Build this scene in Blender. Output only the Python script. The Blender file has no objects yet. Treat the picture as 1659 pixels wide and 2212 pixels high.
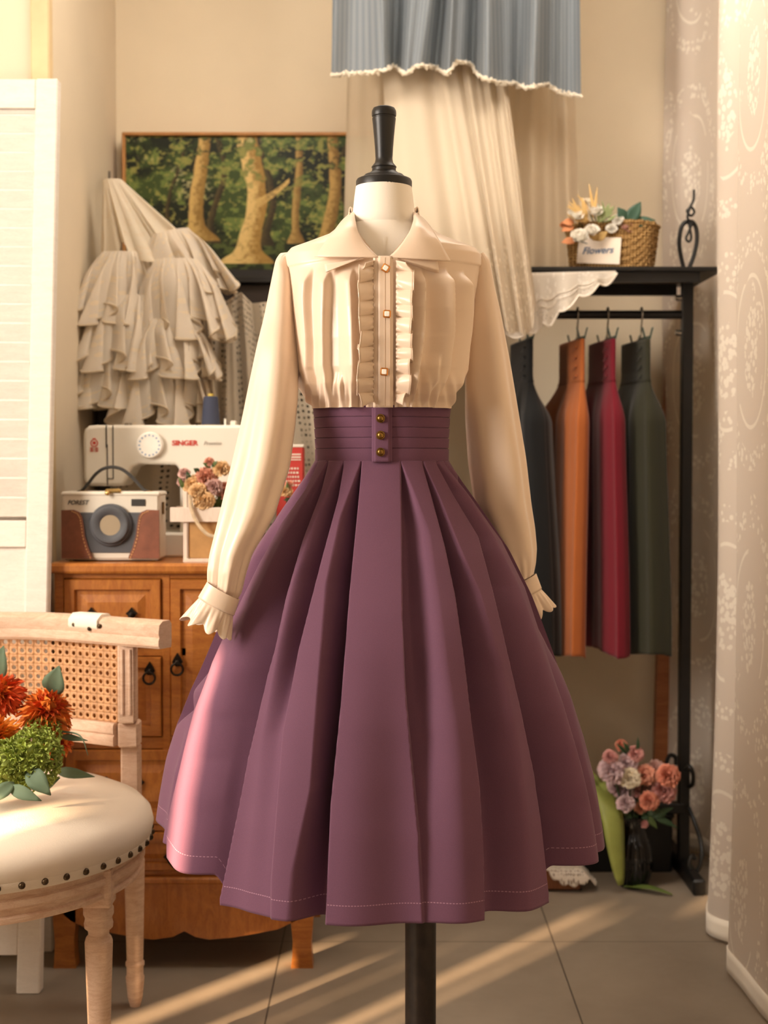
import bpy, math, random
import numpy as np
from mathutils import Vector, Matrix
random.seed(7); rng = np.random.default_rng(11)
PI = math.pi
F = 3072.0; PITCH = math.radians(1.98); CAMZ = 1.2
cT, sT = math.cos(PITCH), math.sin(PITCH)
S = bpy.context.scene; COL = S.collection
S.view_settings.view_transform = 'Standard'; S.view_settings.look = 'None'; S.view_settings.gamma = 1
S.view_settings.use_curve_mapping = False

def P(px, py, Y):
    """where the photo's point lies at distance Y from the camera"""
    u = (px - 829.5) / F; v = (1106 - py) / F
    dy = cT + v * sT; dz = -sT + v * cT; t = Y / dy
    return (u * t, Y, CAMZ + dz * t)
def PA(px, py, Y):
    px, py, Y = np.broadcast_arrays(np.asarray(px, float), np.asarray(py, float), np.asarray(Y, float))
    u = (px - 829.5) / F; v = (1106 - py) / F
    t = Y / (cT + v * sT)
    return np.stack([u * t, Y, CAMZ + (-sT + v * cT) * t], -1)
def proj(p):
    x, y, z = p[..., 0], p[..., 1], p[..., 2] - CAMZ
    d = y * cT - z * sT; h = y * sT + z * cT
    return 829.5 + F * x / d, 1106 - F * h / d

def lin(c):
    if isinstance(c, str):
        c = [int(c[i:i + 2], 16) / 255 for i in (0, 2, 4)]
    return tuple(((x / 12.92) if x <= .04045 else ((x + .055) / 1.055) ** 2.4) for x in c[:3]) + (1,)

# ---------- materials ----------
class NT:
    def __init__(s, name):
        m = bpy.data.materials.new(name); m.use_nodes = True
        s.m = m; s.t = m.node_tree; s.t.nodes.clear()
        s.out = s.n('ShaderNodeOutputMaterial')
    def n(s, t, **kw):
        d = s.t.nodes.new(t)
        for k, v in kw.items():
            if k.startswith('_'): setattr(d, k[1:], v)
            else:
                key = int(k[1:]) if k[0] == 'i' and k[1:].isdigit() else k.replace('__', ' ')
                if isinstance(v, bpy.types.NodeSocket): s.t.links.new(v, d.inputs[key])
                else: d.inputs[key].default_value = v
        return d
    def l(s, a, b): s.t.links.new(a, b)
    def math(s, op, a, b=0.0, clamp=False):
        return s.n('ShaderNodeMath', _operation=op, _use_clamp=clamp, i0=a, i1=b).outputs[0]
    def ramp(s, fac, lo, hi):
        return s.n('ShaderNodeMapRange', Value=fac, **{'From__Min': lo, 'From__Max': hi}).outputs[0]
    def mix(s, f, a, b):
        d = s.t.nodes.new('ShaderNodeMix'); d.data_type = 'RGBA'
        for k, v in ((0, f), (6, a), (7, b)):
            if isinstance(v, bpy.types.NodeSocket): s.l(v, d.inputs[k])
            else: d.inputs[k].default_value = v
        return d.outputs[2]
    def coord(s, kind='Object', scale=(1, 1, 1), rot=(0, 0, 0)):
        c = s.n('ShaderNodeTexCoord')
        mp = s.n('ShaderNodeMapping', Vector=c.outputs[kind], Scale=scale, Rotation=rot)
        return mp.outputs[0]
    def noise(s, vec, scale=5, detail=3, rough=.55, dist=0):
        return s.n('ShaderNodeTexNoise', Vector=vec, Scale=scale, Detail=detail, Roughness=rough, Distortion=dist).outputs['Fac']
    def bsdf(s, col, rough=.6, bump=None, bs=.3, bd=.002, **kw):
        b = s.n('ShaderNodeBsdfPrincipled', Roughness=rough, **{'Base__Color': col}, **kw)
        if bump is not None:
            bp = s.n('ShaderNodeBump', Height=bump, Strength=bs, Distance=bd); s.l(bp.outputs[0], b.inputs['Normal'])
        return b
    def fin(s, sh):
        s.l(sh, s.out.inputs[0]); return s.m

def m_plain(name, col, rough=.6, var=.12, vs=8, bump=.15, bsc=60, bd=.001, metal=0, **kw):
    k = NT(name); v = k.coord()
    c = lin(col); c2 = tuple(x * (1 - var) for x in c[:3]) + (1,); c1 = tuple(min(1, x * (1 + var)) for x in c[:3]) + (1,)
    cc = k.mix(k.ramp(k.noise(v, vs), .3, .7), c2, c1)
    return k.fin(k.bsdf(cc, rough, k.noise(v, bsc, 2), bump, bd, Metallic=metal, **kw).outputs[0])

def m_fabric(name, col, rough=.75, weave=900, var=.06, sheen=.25, bump=.25, spec=.25, grain=0.0, hem=None, sheentint=None):
    k = NT(name); v = k.coord()
    c = lin(col)
    f = k.ramp(k.noise(v, 6, 2), .3, .7)
    cc = k.mix(f, tuple(x * (1 - var) for x in c[:3]) + (1,), tuple(min(1, x * (1 + var)) for x in c[:3]) + (1,))
    g = k.noise(v, weave, 1)
    if grain: cc = k.mix(k.ramp(g, .35, .65), cc, k.mix(.5, cc, tuple(min(1, x * (1 + grain * 2)) for x in c[:3]) + (1,)))
    if hem:      # a line of pale stitches along the hem
        uv = k.n('ShaderNodeTexCoord').outputs['UV']; sp = k.n('ShaderNodeSeparateXYZ', Vector=uv)
        band = k.math('LESS_THAN', k.math('ABSOLUTE', k.math('SUBTRACT', sp.outputs[1], hem[0])), hem[1])
        dash = k.math('LESS_THAN', k.math('FRACT', k.math('MULTIPLY', sp.outputs[0], hem[2])), .62)
        cc = k.mix(k.math('MULTIPLY', band, dash), cc, lin(hem[3]))
    b = k.bsdf(cc, rough, g, bump, .0006, **{'Sheen__Weight': sheen, 'Sheen__Roughness': .45, 'Specular__IOR__Level': spec})
    return k.fin(b.outputs[0])

def m_wood(name, c1, c2, rough=.45, scale=(1, 1, 9), ring=2.2, bump=.2, coat=0, dark=None):
    k = NT(name); v = k.coord('Object', scale)
    n = k.noise(v, ring * 5, 5, .62, 1.2)
    fine = k.noise(k.coord('Object', tuple(s * 4 for s in scale)), ring * 14, 3, .6)
    cc = k.mix(k.ramp(n, .32, .68), lin(c1), lin(c2))
    cc = k.mix(k.math('MULTIPLY', k.ramp(fine, .5, .75), .45), cc, lin(dark or c1))
    b = k.bsdf(cc, rough, fine, bump, .001, **{'Coat__Weight': coat})
    return k.fin(b.outputs[0])

def m_sheer(name, col, alpha=.7, trans=.35, pattern=None, pcol=None, rough=.8, holes=None, uvs=1.0):
    """thin cloth: partly see-through, passes some light; optional embroidery or open-work holes"""
    k = NT(name)
    cc = lin(col)
    uv = k.n('ShaderNodeTexCoord').outputs['UV']
    fac = alpha
    col_s = k.mix(0.0, cc, cc)
    th = k.noise(uv, 260 * uvs, 2)
    if pattern:
        pt = pattern(k, uv)
        col_s = k.mix(pt, cc, lin(pcol or col))
        fac = k.math('ADD', alpha, k.math('MULTIPLY', pt, 1 - alpha), clamp=True)
    if holes:
        fac = k.math('MULTIPLY', fac, holes(k, uv))
    d = k.bsdf(col_s, rough, th, .3, .0006, **{'Sheen__Weight': .2, 'Specular__IOR__Level': .2})
    tr = k.n('ShaderNodeBsdfTranslucent', Color=col_s)
    m1 = k.n('ShaderNodeMixShader', i0=trans, i1=d.outputs[0], i2=tr.outputs[0])
    tp = k.n('ShaderNodeBsdfTransparent')
    m2 = k.n('ShaderNodeMixShader'); 
    if isinstance(fac, bpy.types.NodeSocket): k.l(fac, m2.inputs[0])
    else: m2.inputs[0].default_value = fac
    k.l(tp.outputs[0], m2.inputs[1]); k.l(m1.outputs[0], m2.inputs[2])
    return k.fin(m2.outputs[0])

# ---------- objects ----------
def tag(o, label=None, cat=None, group=None, kind=None):
    if label: o['label'] = label
    if cat: o['category'] = cat
    if group: o['group'] = group
    if kind: o['kind'] = kind
    return o
def thing(name, label, cat, loc=(0, 0, 0), group=None):
    o = bpy.data.objects.new(name, None); COL.objects.link(o); o.location = loc; o.empty_display_size = .05
    return tag(o, label, cat, group)
def origin(o):
    v = Vector((0, 0, 0))
    while o is not None: v += Vector(o.location); o = o.parent
    return v
def sharp(me, ang=40):
    for p in me.polygons: p.use_smooth = True
    try: me.set_sharp_from_angle(angle=math.radians(ang))
    except Exception: pass

class MB:
    """collects shapes into ONE mesh"""
    def __init__(s): s.v = []; s.f = []; s.uv = {}
    def add(s, vs, fs, uvs=None):
        o = len(s.v); s.v += [tuple(map(float, q)) for q in vs]
        s.f += [tuple(i + o for i in f) for f in fs]
        if uvs is not None:
            for i, q in enumerate(uvs): s.uv[o + i] = (float(q[0]), float(q[1]))
        return s
    def box(s, x0, x1, y0, y1, z0, z1, bev=0.0, M=None):
        if bev <= 0:
            vs = [(x, y, z) for z in (z0, z1) for y in (y0, y1) for x in (x0, x1)]
            fs = [(0, 2, 3, 1), (4, 5, 7, 6), (0, 1, 5, 4), (2, 6, 7, 3), (0, 4, 6, 2), (1, 3, 7, 5)]
        else:
            b = min(bev, abs(x1 - x0) * .49, abs(y1 - y0) * .49, abs(z1 - z0) * .49)
            vs = []
            for zi, (zz, zb) in enumerate(((z0, z0 + b), (z1, z1 - b))):
                for (xx, xb) in ((x0, x0 + b), (x1, x1 - b)):
                    for (yy, yb) in ((y0, y0 + b), (y1, y1 - b)):
                        vs += [(xx, yb, zb), (xb, yy, zb), (xb, yb, zz)]
            def I(xi, yi, zi, a): return zi * 12 + xi * 6 + yi * 3 + a
            fs = []
            for q in (0, 1):
                fs.append((I(q, 0, 0, 0), I(q, 1, 0, 0), I(q, 1, 1, 0), I(q, 0, 1, 0)))
                fs.append((I(0, q, 0, 1), I(1, q, 0, 1), I(1, q, 1, 1), I(0, q, 1, 1)))
                fs.append((I(0, 0, q, 2), I(1, 0, q, 2), I(1, 1, q, 2), I(0, 1, q, 2)))
                for w in (0, 1):
                    fs.append((I(q, w, 0, 0), I(q, w, 1, 0), I(q, w, 1, 1), I(q, w, 0, 1)))
                    fs.append((I(q, 0, w, 0), I(q, 1, w, 0), I(q, 1, w, 2), I(q, 0, w, 2)))
                    fs.append((I(0, q, w, 1), I(1, q, w, 1), I(1, q, w, 2), I(0, q, w, 2)))
                    for r in (0, 1): fs.append((I(q, w, r, 0), I(q, w, r, 1), I(q, w, r, 2)))
        if M is not None: vs = [tuple(M @ Vector(q)) for q in vs]
        return s.add(vs, fs)
    def grid(s, G, cu=False, cv=False, uv=None):
        G = np.asarray(G, float); nu, nv = G.shape[:2]
        fs = []
        for i in range(nu if cu else nu - 1):
            i2 = (i + 1) % nu
            for j in range(nv if cv else nv - 1):
                j2 = (j + 1) % nv
                fs.append((i * nv + j, i2 * nv + j, i2 * nv + j2, i * nv + j2))
        if uv is None:
            a, b = np.meshgrid(np.linspace(0, 1, nu), np.linspace(0, 1, nv), indexing='ij'); uv = np.stack([a, b], -1)
        return s.add(G.reshape(-1, 3), fs, np.asarray(uv).reshape(-1, 2))
    def lathe(s, prof, c=(0, 0, 0), n=32, axis='z', sx=1, sy=1, cap=True):
        """prof: (radius, height)"""
        vs = []; fs = []
        for r, h in prof:
            for k in range(n):
                a = 2 * PI * k / n; x, y = r * math.cos(a) * sx, r * math.sin(a) * sy
                if axis == 'z': q = (x, y, h)
                elif axis == 'y': q = (x, h, y)
                else: q = (h, x, y)
                vs.append((q[0] + c[0], q[1] + c[1], q[2] + c[2]))
        m = len(prof)
        for j in range(m - 1):
            for k in range(n):
                k2 = (k + 1) % n; fs.append((j * n + k, j * n + k2, (j + 1) * n + k2, (j + 1) * n + k))
        if cap:
            fs.append(tuple(range(n))[::-1]); fs.append(tuple((m - 1) * n + k for k in range(n)))
        return s.add(vs, fs)
    def tube(s, pts, r, n=10, closed=False, flat=1.0):
        pts = [Vector(p) for p in pts]; m = len(pts)
        rs = r if hasattr(r, '__len__') else [r] * m
        vs = []; fs = []; up = None
        for i, p in enumerate(pts):
            a = pts[(i - 1) % m] if (closed or i > 0) else p; b = pts[(i + 1) % m] if (closed or i < m - 1) else p
            t = (b - a)
            t = t.normalized() if t.length > 1e-9 else Vector((0, 0, 1))
            if up is None:
                up = Vector((0, 0, 1)) if abs(t.z) < .9 else Vector((0, 1, 0))
            sd = t.cross(up); sd = sd.normalized() if sd.length > 1e-6 else Vector((1, 0, 0))
            up = sd.cross(t).normalized()
            for k in range(n):
                q = 2 * PI * k / n; vs.append(tuple(p + rs[i] * (math.cos(q) * sd + math.sin(q) * up * flat)))
        for i in range(m if closed else m - 1):
            i2 = (i + 1) % m
            for k in range(n):
                k2 = (k + 1) % n; fs.append((i * n + k, i * n + k2, i2 * n + k2, i2 * n + k))
        if not closed: fs.append(tuple(range(n))[::-1]); fs.append(tuple((m - 1) * n + k for k in range(n)))
        return s.add(vs, fs)
    def prism(s, poly, y0, y1):
        """polygon of (x, z) pulled from y0 to y1"""
        n = len(poly)
        vs = [(x, y0, z) for x, z in poly] + [(x, y1, z) for x, z in poly]
        fs = [tuple(range(n)), tuple(range(n, 2 * n))[::-1]] + [(i, i + n, (i + 1) % n + n, (i + 1) % n) for i in range(n)]
        return s.add(vs, fs)
    def ball(s, c, r, n=14, sc=(1, 1, 1)):
        prof = [(r * math.sin(PI * (j + .001) / (n // 2 + 0.002)), -r * math.cos(PI * j / (n // 2))) for j in range(n // 2 + 1)]
        o = len(s.v); s.lathe(prof, (0, 0, 0), n)
        for i in range(o, len(s.v)):
            q = s.v[i]; s.v[i] = (q[0] * sc[0] + c[0], q[1] * sc[1] + c[1], q[2] * sc[2] + c[2])
        return s
    def build(s, name, mat, parent=None, ang=40, solid=0, label=None, sub=0):
        me = bpy.data.meshes.new(name)
        off = origin(parent) if parent is not None else Vector((0, 0, 0))
        vs = np.array(s.v) - np.array(off)
        me.from_pydata(vs.tolist(), [], s.f)
        if s.uv:
            ul = me.uv_layers.new(name='UVMap')
            li = np.zeros(len(me.loops), int); me.loops.foreach_get('vertex_index', li)
            ar = np.zeros((len(s.v), 2)); 
            for i, q in s.uv.items(): ar[i] = q
            ul.data.foreach_set('uv', ar[li].ravel())
        me.validate(); sharp(me, ang)
        if mat is not None: me.materials.append(mat)
        o = bpy.data.objects.new(name, me); COL.objects.link(o)
        if parent is not None: o.parent = parent
        if label: o['label'] = label
        if solid:
            md = o.modifiers.new('thick', 'SOLIDIFY'); md.thickness = solid; md.offset = 0
        if sub:
            md = o.modifiers.new('sub', 'SUBSURF'); md.levels = sub; md.render_levels = sub
        return o

def recalc(o):
    import bmesh
    b = bmesh.new(); b.from_mesh(o.data); bmesh.ops.recalc_face_normals(b, faces=b.faces); b.to_mesh(o.data); b.free()
def text(body, size, loc, mat, parent, name='lettering', shear=0, bold=0, rotz=0, rotx=PI / 2, sx=1, align='LEFT'):
    c = bpy.data.curves.new(name, 'FONT'); c.body = body; c.size = size; c.shear = shear; c.offset = bold; c.extrude = .0004
    c.align_x = align; c.resolution_u = 4
    o = bpy.data.objects.new(name + '_curve', c); COL.objects.link(o)
    me = bpy.data.meshes.new_from_object(o.evaluated_get(bpy.context.evaluated_depsgraph_get()))
    bpy.data.objects.remove(o); bpy.data.curves.remove(c); me.materials.clear()
    o = bpy.data.objects.new(name, me); COL.objects.link(o)
    me.materials.append(mat); o.parent = parent
    o.location = Vector(loc) - origin(parent); o.rotation_euler = (rotx, 0, rotz); o.scale = (sx, 1, 1)
    return o
def interp(x, tab, k=1):
    t = np.asarray(tab, float); return np.interp(x, t[:, 0], t[:, k])
def sm(x): x = np.clip(x, 0, 1); return x * x * (3 - 2 * x)
def smooth1(a, n=2):
    a = np.asarray(a, float)
    for _ in range(n):
        b = a.copy(); b[1:-1] = (a[:-2] + 2 * a[1:-1] + a[2:]) / 4; a = b
    return a
def vnoise(nx, ny, cells, seed=0, octs=4):
    r = np.random.default_rng(seed); out = np.zeros((nx, ny)); amp = 1; tot = 0
    for o in range(octs):
        cx, cy = max(2, int(cells[0] * 2 ** o)), max(2, int(cells[1] * 2 ** o))
        g = r.random((cx + 2, cy + 2)); X = np.linspace(0, cx, nx); Y = np.linspace(0, cy, ny)
        i = X.astype(int).clip(0, cx); j = Y.astype(int).clip(0, cy); fx = sm(X - i)[:, None]; fy = sm(Y - j)[None]
        a = g[i][:, j]; b = g[i + 1][:, j]; c = g[i][:, j + 1]; d = g[i + 1][:, j + 1]
        out += amp * ((a * (1 - fx) + b * fx) * (1 - fy) + (c * (1 - fx) + d * fx) * fy); tot += amp; amp *= .55
    return out / tot

# ---------- flowers ----------
def petals(mb, c, R, up=(0, -.6, .8), layers=4, n=9, frill=.12, width=.62, e0=10, e1=80, pw=.6, seed=0, curl=.2, point=False):
    r = random.Random(seed); up = Vector(up).normalized()
    a = up.orthogonal().normalized(); b = up.cross(a); c = Vector(c)
    for L in range(layers):
        f = L / max(1, layers - 1); e = math.radians(e0 + (e1 - e0) * f); len_ = R * (1 - .42 * f)
        for k in range(max(4, int(n * (1 - .25 * f)))):
            th = 2 * PI * k / max(4, int(n * (1 - .25 * f))) + L * .7 + r.uniform(-.15, .15)
            rad = math.cos(th) * a + math.sin(th) * b; tan = -math.sin(th) * a + math.cos(th) * b
            le = len_ * r.uniform(.88, 1.08); ee = e + r.uniform(-.12, .12); ph = r.uniform(0, 6)
            G = []
            NU, NV = 5, (7 if not point else 4)
            for i in range(NU):
                s_ = i / (NU - 1); row = []
                bend = ee - curl * s_ * (1 if L < layers - 1 else -.3)
                pos = c + (rad * math.cos(bend) + up * math.sin(bend)) * le * s_ 
                nor = (-rad * math.sin(bend) + up * math.cos(bend))
                w = R * width * ((math.sin(PI * min(s_ * .96 + .04, 1) ** pw)) if point else (s_ ** .7) * (1 if s_ < .8 else .93)) * .5 + R * .02
                for j in range(NV):
                    q = 2 * j / (NV - 1) - 1
                    row.append(pos + tan * w * q + nor * (R * frill * s_ * s_ * math.sin(q * 6 + ph) + R * .12 * q * q * s_) - (rad * math.cos(bend)) * (q * q) * le * .18 * s_)
                G.append(row)
            mb.grid(np.array([[tuple(q) for q in row] for row in G]))
    return mb
def leaf(mb, a, b, w, up=(0, -1, .3), sag=.0, fold=.15, n=8, pw=.8):
    a, b = Vector(a), Vector(b); d = b - a; t = d.normalized(); up = Vector(up); s_ = t.cross(up).normalized(); nn = s_.cross(t)
    G = []
    for i in range(n):
        u = i / (n - 1); p = a + d * u + nn * (sag * math.sin(PI * u)) * d.length
        ww = w * math.sin(PI * min(.98, (u * .97 + .02)) ** pw)
        G.append([tuple(p + s_ * ww * q + nn * (abs(q) * ww * fold)) for q in (-1, -.5, 0, .5, 1)])
    return mb.grid(np.array(G))
# ---------- camera, light ----------
cam = bpy.data.cameras.new('camera'); co = bpy.data.objects.new('camera', cam); COL.objects.link(co); S.camera = co
co.location = (0, 0, CAMZ); co.rotation_euler = (PI / 2 - PITCH, 0, 0)
cam.sensor_fit = 'VERTICAL'; cam.sensor_height = 36; cam.lens = F / 2212 * 36; cam.clip_start = .05
cam.dof.use_dof = True; cam.dof.focus_distance = 2.42; cam.dof.aperture_fstop = 4.4
w = bpy.data.worlds.new('daylight'); S.world = w; w.use_nodes = True
w.node_tree.nodes['Background'].inputs[0].default_value = (1, .97, .95, 1)
w.node_tree.nodes['Background'].inputs[1].default_value = .30
S.view_settings.exposure = 0.0
SD = Vector((.64, .768, -.249)).normalized()
sun = bpy.data.lights.new('sun', 'SUN'); sun.energy = 32.0; sun.angle = math.radians(.8); sun.color = (1, .68, .40)
so = bpy.data.objects.new('sun', sun); COL.objects.link(so); so.rotation_euler = SD.to_track_quat('-Z', 'Y').to_euler()
def area(name, loc, to, sx, sy, e, col):
    l = bpy.data.lights.new(name, 'AREA'); l.shape = 'RECTANGLE'; l.size = sx; l.size_y = sy; l.energy = e; l.color = col
    o = bpy.data.objects.new(name, l); COL.objects.link(o); o.location = loc
    o.rotation_euler = (Vector(to) - Vector(loc)).to_track_quat('-Z', 'Y').to_euler(); return o
area('window_daylight', (-2.38, 1.5, 1.75), (0, 2.7, 1.15), 1.0, 1.5, 132, (1, .89, .78))
area('front_fill', (.7, -1.6, 2.2), (0, 3.2, 1.1), 2.2, 1.5, 8, (1, .90, .80))  # added soft fill from behind the camera; the front wall has no opening
area('back_wall_fill', (.3, 3.25, 2.88), (.35, 4.3, .9), 1.8, .6, 36, (1, .91, .81))  # added unseen fill that brightens the back wall, no lamp fitting here

# ---------- room ----------
def m_floor():
    k = NT('stone_tile'); v = k.coord()
    sp = k.n('ShaderNodeSeparateXYZ', Vector=v)
    n1 = k.noise(v, 2.2, 6, .62); n2 = k.noise(v, 30, 3, .6)
    c = k.mix(k.ramp(n1, .3, .7), lin('7a6d5e'), lin('948675'))
    c = k.mix(k.math('MULTIPLY', k.ramp(n2, .45, .8), .25), c, lin('8d8070'))
    def joint(s_, off, per):
        f = k.math('FRACT', k.math('DIVIDE', k.math('SUBTRACT', s_, off), per))
        return k.math('LESS_THAN', k.math('ABSOLUTE', k.math('SUBTRACT', f, .5)), .0035 / per * .6)
    j = k.math('MAXIMUM', joint(sp.outputs[0], .425 - .34, .68), joint(sp.outputs[1], 3.527 - .34, .68))
    c = k.mix(k.math('MULTIPLY', j, .8), c, lin('40382e'))
    h = k.math('SUBTRACT', k.math('MULTIPLY', n2, .3), j)
    b = k.bsdf(c, .5, h, .25, .002)
    return k.fin(b.outputs[0])
M_wall = m_plain('plaster_wall', 'e4d4b8', .9, .03, 3, .2, 120, .0006)
M_wall2 = m_plain('pale_plaster_wall', 'd8c8ae', .9, .03, 3, .2, 120, .0006)
M_ceil = m_plain('ceiling_paint', 'e8e0d2', .9, .02)
def struct(name, mb, m, **k):
    o = mb.build(name, m, **k); return tag(o, kind='structure')
struct('floor', MB().box(-2.6, 1.25, -2.2, 4.6, -.1, 0), m_floor())
struct('ceiling', MB().box(-2.6, 1.25, -2.2, 4.6, 2.95, 3.05), M_ceil)
struct('wall_back', MB().box(-.95, 1.25, 4.5, 4.6, 0, 2.95), M_wall)
struct('wall_alcove', MB().box(-2.6, -.84, 3.61, 4.6, 0, 2.95, .002), M_wall2)
struct('wall_front', MB().box(-2.6, 1.25, -2.3, -2.2, 0, 2.95), M_wall2)
struct('wall_right', MB().box(1.12, 1.25, -2.2, 4.5, 0, 2.95), M_wall)
struct('trim_1', MB().box(-.885, -.838, 3.596, 3.64, 0, 2.95, .004), m_plain('trim_cream', 'd2b98e', .7))
def wallY(p): return -(p + 1.92) / .64
holes = [(-1.80, -1.75, 1.30, 1.74), (-1.925, -1.895, .2, 1.22), (-2.0, -1.95, .2, 1.20), (-2.115, -2.095, .2, 1.05),  # slits in the unseen wall, shaped to throw streaks and patches of sun
         (-2.20, -2.165, .5, .97), (-2.375, -2.30, .4, .93), (-2.245, -2.232, .4, 1.24),
         (-2.350, -2.322, 1.12, 1.27), (-2.26, -2.17, 1.06, 1.27), (-1.62,-1.585,.2,1.0)]
H = [(min(wallY(a), wallY(b)), max(wallY(a), wallY(b)), z0, z1) for a, b, z0, z1 in holes]
ys = sorted({-2.2, 3.62} | {h[0] for h in H} | {h[1] for h in H}); zs = sorted({0, 2.95} | {h[2] for h in H} | {h[3] for h in H})
wl = MB()
for i in range(len(ys) - 1):
    j = 0
    while j < len(zs) - 1:
        yc = (ys[i] + ys[i + 1]) / 2
        op = lambda q: any(h[0] < yc < h[1] and h[2] < (zs[q] + zs[q + 1]) / 2 < h[3] for h in H)
        if op(j): j += 1; continue
        k = j
        while k < len(zs) - 1 and not op(k): k += 1
        wl.box(-2.52, -2.5, ys[i], ys[i + 1], zs[j], zs[k]); j = k
struct('wall_left', wl, M_wall2, ang=30)
# ---------- dress form ----------
DX = P(829.5, 0, 2.56)
Y0 = 2.56
BX = P(825, 900, Y0)[0]
def Z(py, Y=Y0): return P(829, py, Y)[2]
def X(px, Y=Y0): return P(px, 1000, Y)[0]
M_linen = m_plain('ivory_linen', 'f3eadc', .85, .02, 6, .35, 500, .0005)
M_black = m_plain('black_lacquer_wood', '0d0b09', .42, .15, 30, .2, 200, .0005)
M_post = m_plain('worn_black_metal', '2a211c', .42, .5, 40, .2, 90, .0005, metal=.3)
# torso table: py, centre px, half width px, front depth m, back depth m
BT = [(420, 829, 58, .058, .058), (455, 829, 63, .060, .060), (475, 830, 74, .064, .066), (492, 830, 96, .070, .072), (509, 830, 118, .076, .080),
      (525, 829, 160, .082, .086), (538, 828, 196, .088, .09), (552, 828, 208, .093, .094), (575, 828, 208, .100, .098), (620, 826, 203, .113, .1), (680, 824, 194, .128, .1),
      (740, 822, 187, .132, .098), (800, 821, 180, .127, .095), (835, 821, 172, .118, .092), (858, 822, 160, .107, .088), (872, 823, 149, .097, .084), (882, 824, 143, .093, .082), (900, 825, 141, .09, .082)]
def torso(py):
    return [interp(py, BT, k) for k in (1, 2, 3, 4)]
def front_y(x, z, pyo=None):
    """front surface of the clothed torso"""
    py = 1000 + (CAMZ - z) * 1200 + 1.3
    c, hw, df, db = torso(py)
    hx = hw / 1200.; cx = (c - 829.5) / 1200.
    q = np.clip(np.abs((x - cx) / hx), 0, 1)
    return Y0 - df * np.power(np.clip(1 - q ** 2.3, 0, 1), 1 / 2.1)
def onbody(px, py, off=0.0):
    px = np.asarray(px, float); py = np.asarray(py, float); Y = np.full(np.broadcast(px, py).shape, 2.46)
    for _ in range(8):
        p = PA(px, py, Y); Y = front_y(p[..., 0], p[..., 2]) - off
    return PA(px, py, Y)
form = thing('dress_form', 'white linen dress form with black turned neck finial on a dark post', 'mannequin', (X(909), Y0, 0))
NX = X(829)
tb = MB(); G = []
for py in list(np.linspace(404, 560, 22)) + list(np.linspace(575, 995, 20)):
    if py < 480: c, hw, df, db = 829, interp(py, [(404, 60), (425, 63), (455, 66), (480, 72)]), interp(py, [(404, .05), (455, .056), (480, .058)]), .055
    else:
        c, hw, df, db = torso(min(py, 900)); hw = hw - 14; df = df - .012; db -= .012
        if py < 560: hw = min(hw, 72 + (py - 480) * 1.6)
    a = np.linspace(0, 2 * PI, 65)[:-1]
    x = (c - 829.5) / 1200 + hw / 1200 * np.cos(a); y = Y0 - np.where(np.sin(a) > 0, df, db) * np.sin(a)
    G.append(np.stack([x, y, np.full_like(x, Z(py))], -1))
tb.grid(np.array(G), cv=True); tb.f.append(tuple(range(64)))
tb.build('torso', M_linen, form)
# centre seam of the linen cover
MB().tube([tuple(onbody(829 + 0 * i, 508 + i * 5, -.0105)) for i in range(12)], .0006, 6).build('seam', M_linen, form)
fin = MB(); zb = Z(404)
def fp(hpx, ypy): return (hpx / 1200., Z(ypy))
prof = [fp(*q) for q in [(58, 408), (60, 405), (60, 392), (58, 388), (54, 386), (46, 385), (44, 381), (41, 378), (33, 377), (30, 373), (26, 370), (25.5, 364), (27, 361), (24, 357),
        (20, 352), (18.5, 345), (18.3, 341), (18.6, 338), (19.5, 320), (21.5, 295), (23.8, 270), (25.2, 258), (25.3, 256), (24.3, 255), (24.3, 253), (26, 251), (26.5, 246), (26, 240), (23, 234), (15, 230.5), (1, 230)]]
fin.lathe(prof, (X(829.5), Y0, 0), 48)
fin.build('neck_finial', M_black, form, ang=28)
MB().lathe([(.0282, 0.03), (.0282, .55), (.0282, 1.0)], (X(909.5), Y0, 0), 32).build('post', M_post, form)
MB().lathe([(.19, .0), (.19, .012), (.17, .02), (.05, .03), (.04, .05), (.034, .06), (.028, .065)], (X(909.5), Y0, 0), 48).build('base', M_black, form)

# ---------- blouse ----------
M_satin = m_fabric('cream_satin', 'e8d0b8', .34, 900, .03, .25, .18, .5)
blouse = thing('blouse', 'cream long sleeved blouse with a pointed collar and ruffled button front, on the dress form', 'blouse', (BX, Y0, Z(880)))
# bodice folds, written as lines down the front: (points px py), side, strength
folds = [([(672, 575), (668, 640), (668, 720), (668, 800), (690, 878)], 1, .008),
         ([(711, 575), (710, 640), (706, 720), (706, 790), (722, 878)], 1, .009),
         ([(760, 572), (763, 630), (766, 700), (768, 780), (770, 878)], 1, .009),
         ([(737, 800), (741, 850), (745, 878)], 1, .006),
         ([(907, 575), (907, 640), (903, 720), (892, 800), (882, 878)], 1, .014),
         ([(960, 575), (961, 640), (960, 720), (950, 800), (925, 878)], 1, .014),
         ([(996, 580), (1000, 640), (999, 720), (992, 800), (960, 878)], 1, .012),
         ([(935, 760), (925, 820), (905, 878)], 1, .006)]
def foldsum(px, py, folds, wid=40):
    d = np.zeros_like(px)
    for pts, side, amp in folds:
        t = np.array(pts, float)
        xl = np.interp(py, t[:, 1], t[:, 0])
        a = amp * sm((py - t[0, 1]) / 40) * (.55 + .45 * sm((t[-1, 1] - py) / 60))
        u = (px - xl) * side           # the fold stands up at u = 0 and drops sharply where u > 0
        up = sm((u + wid) / wid) * (u <= 0)
        dn = (1 - sm(u / 7)) * (u > 0)
        d += a * (up + dn)
    return d
rows = np.concatenate([np.linspace(470, 600, 60), np.linspace(603, 884, 130)])
G = []; UV = []
NA = 420
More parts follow.
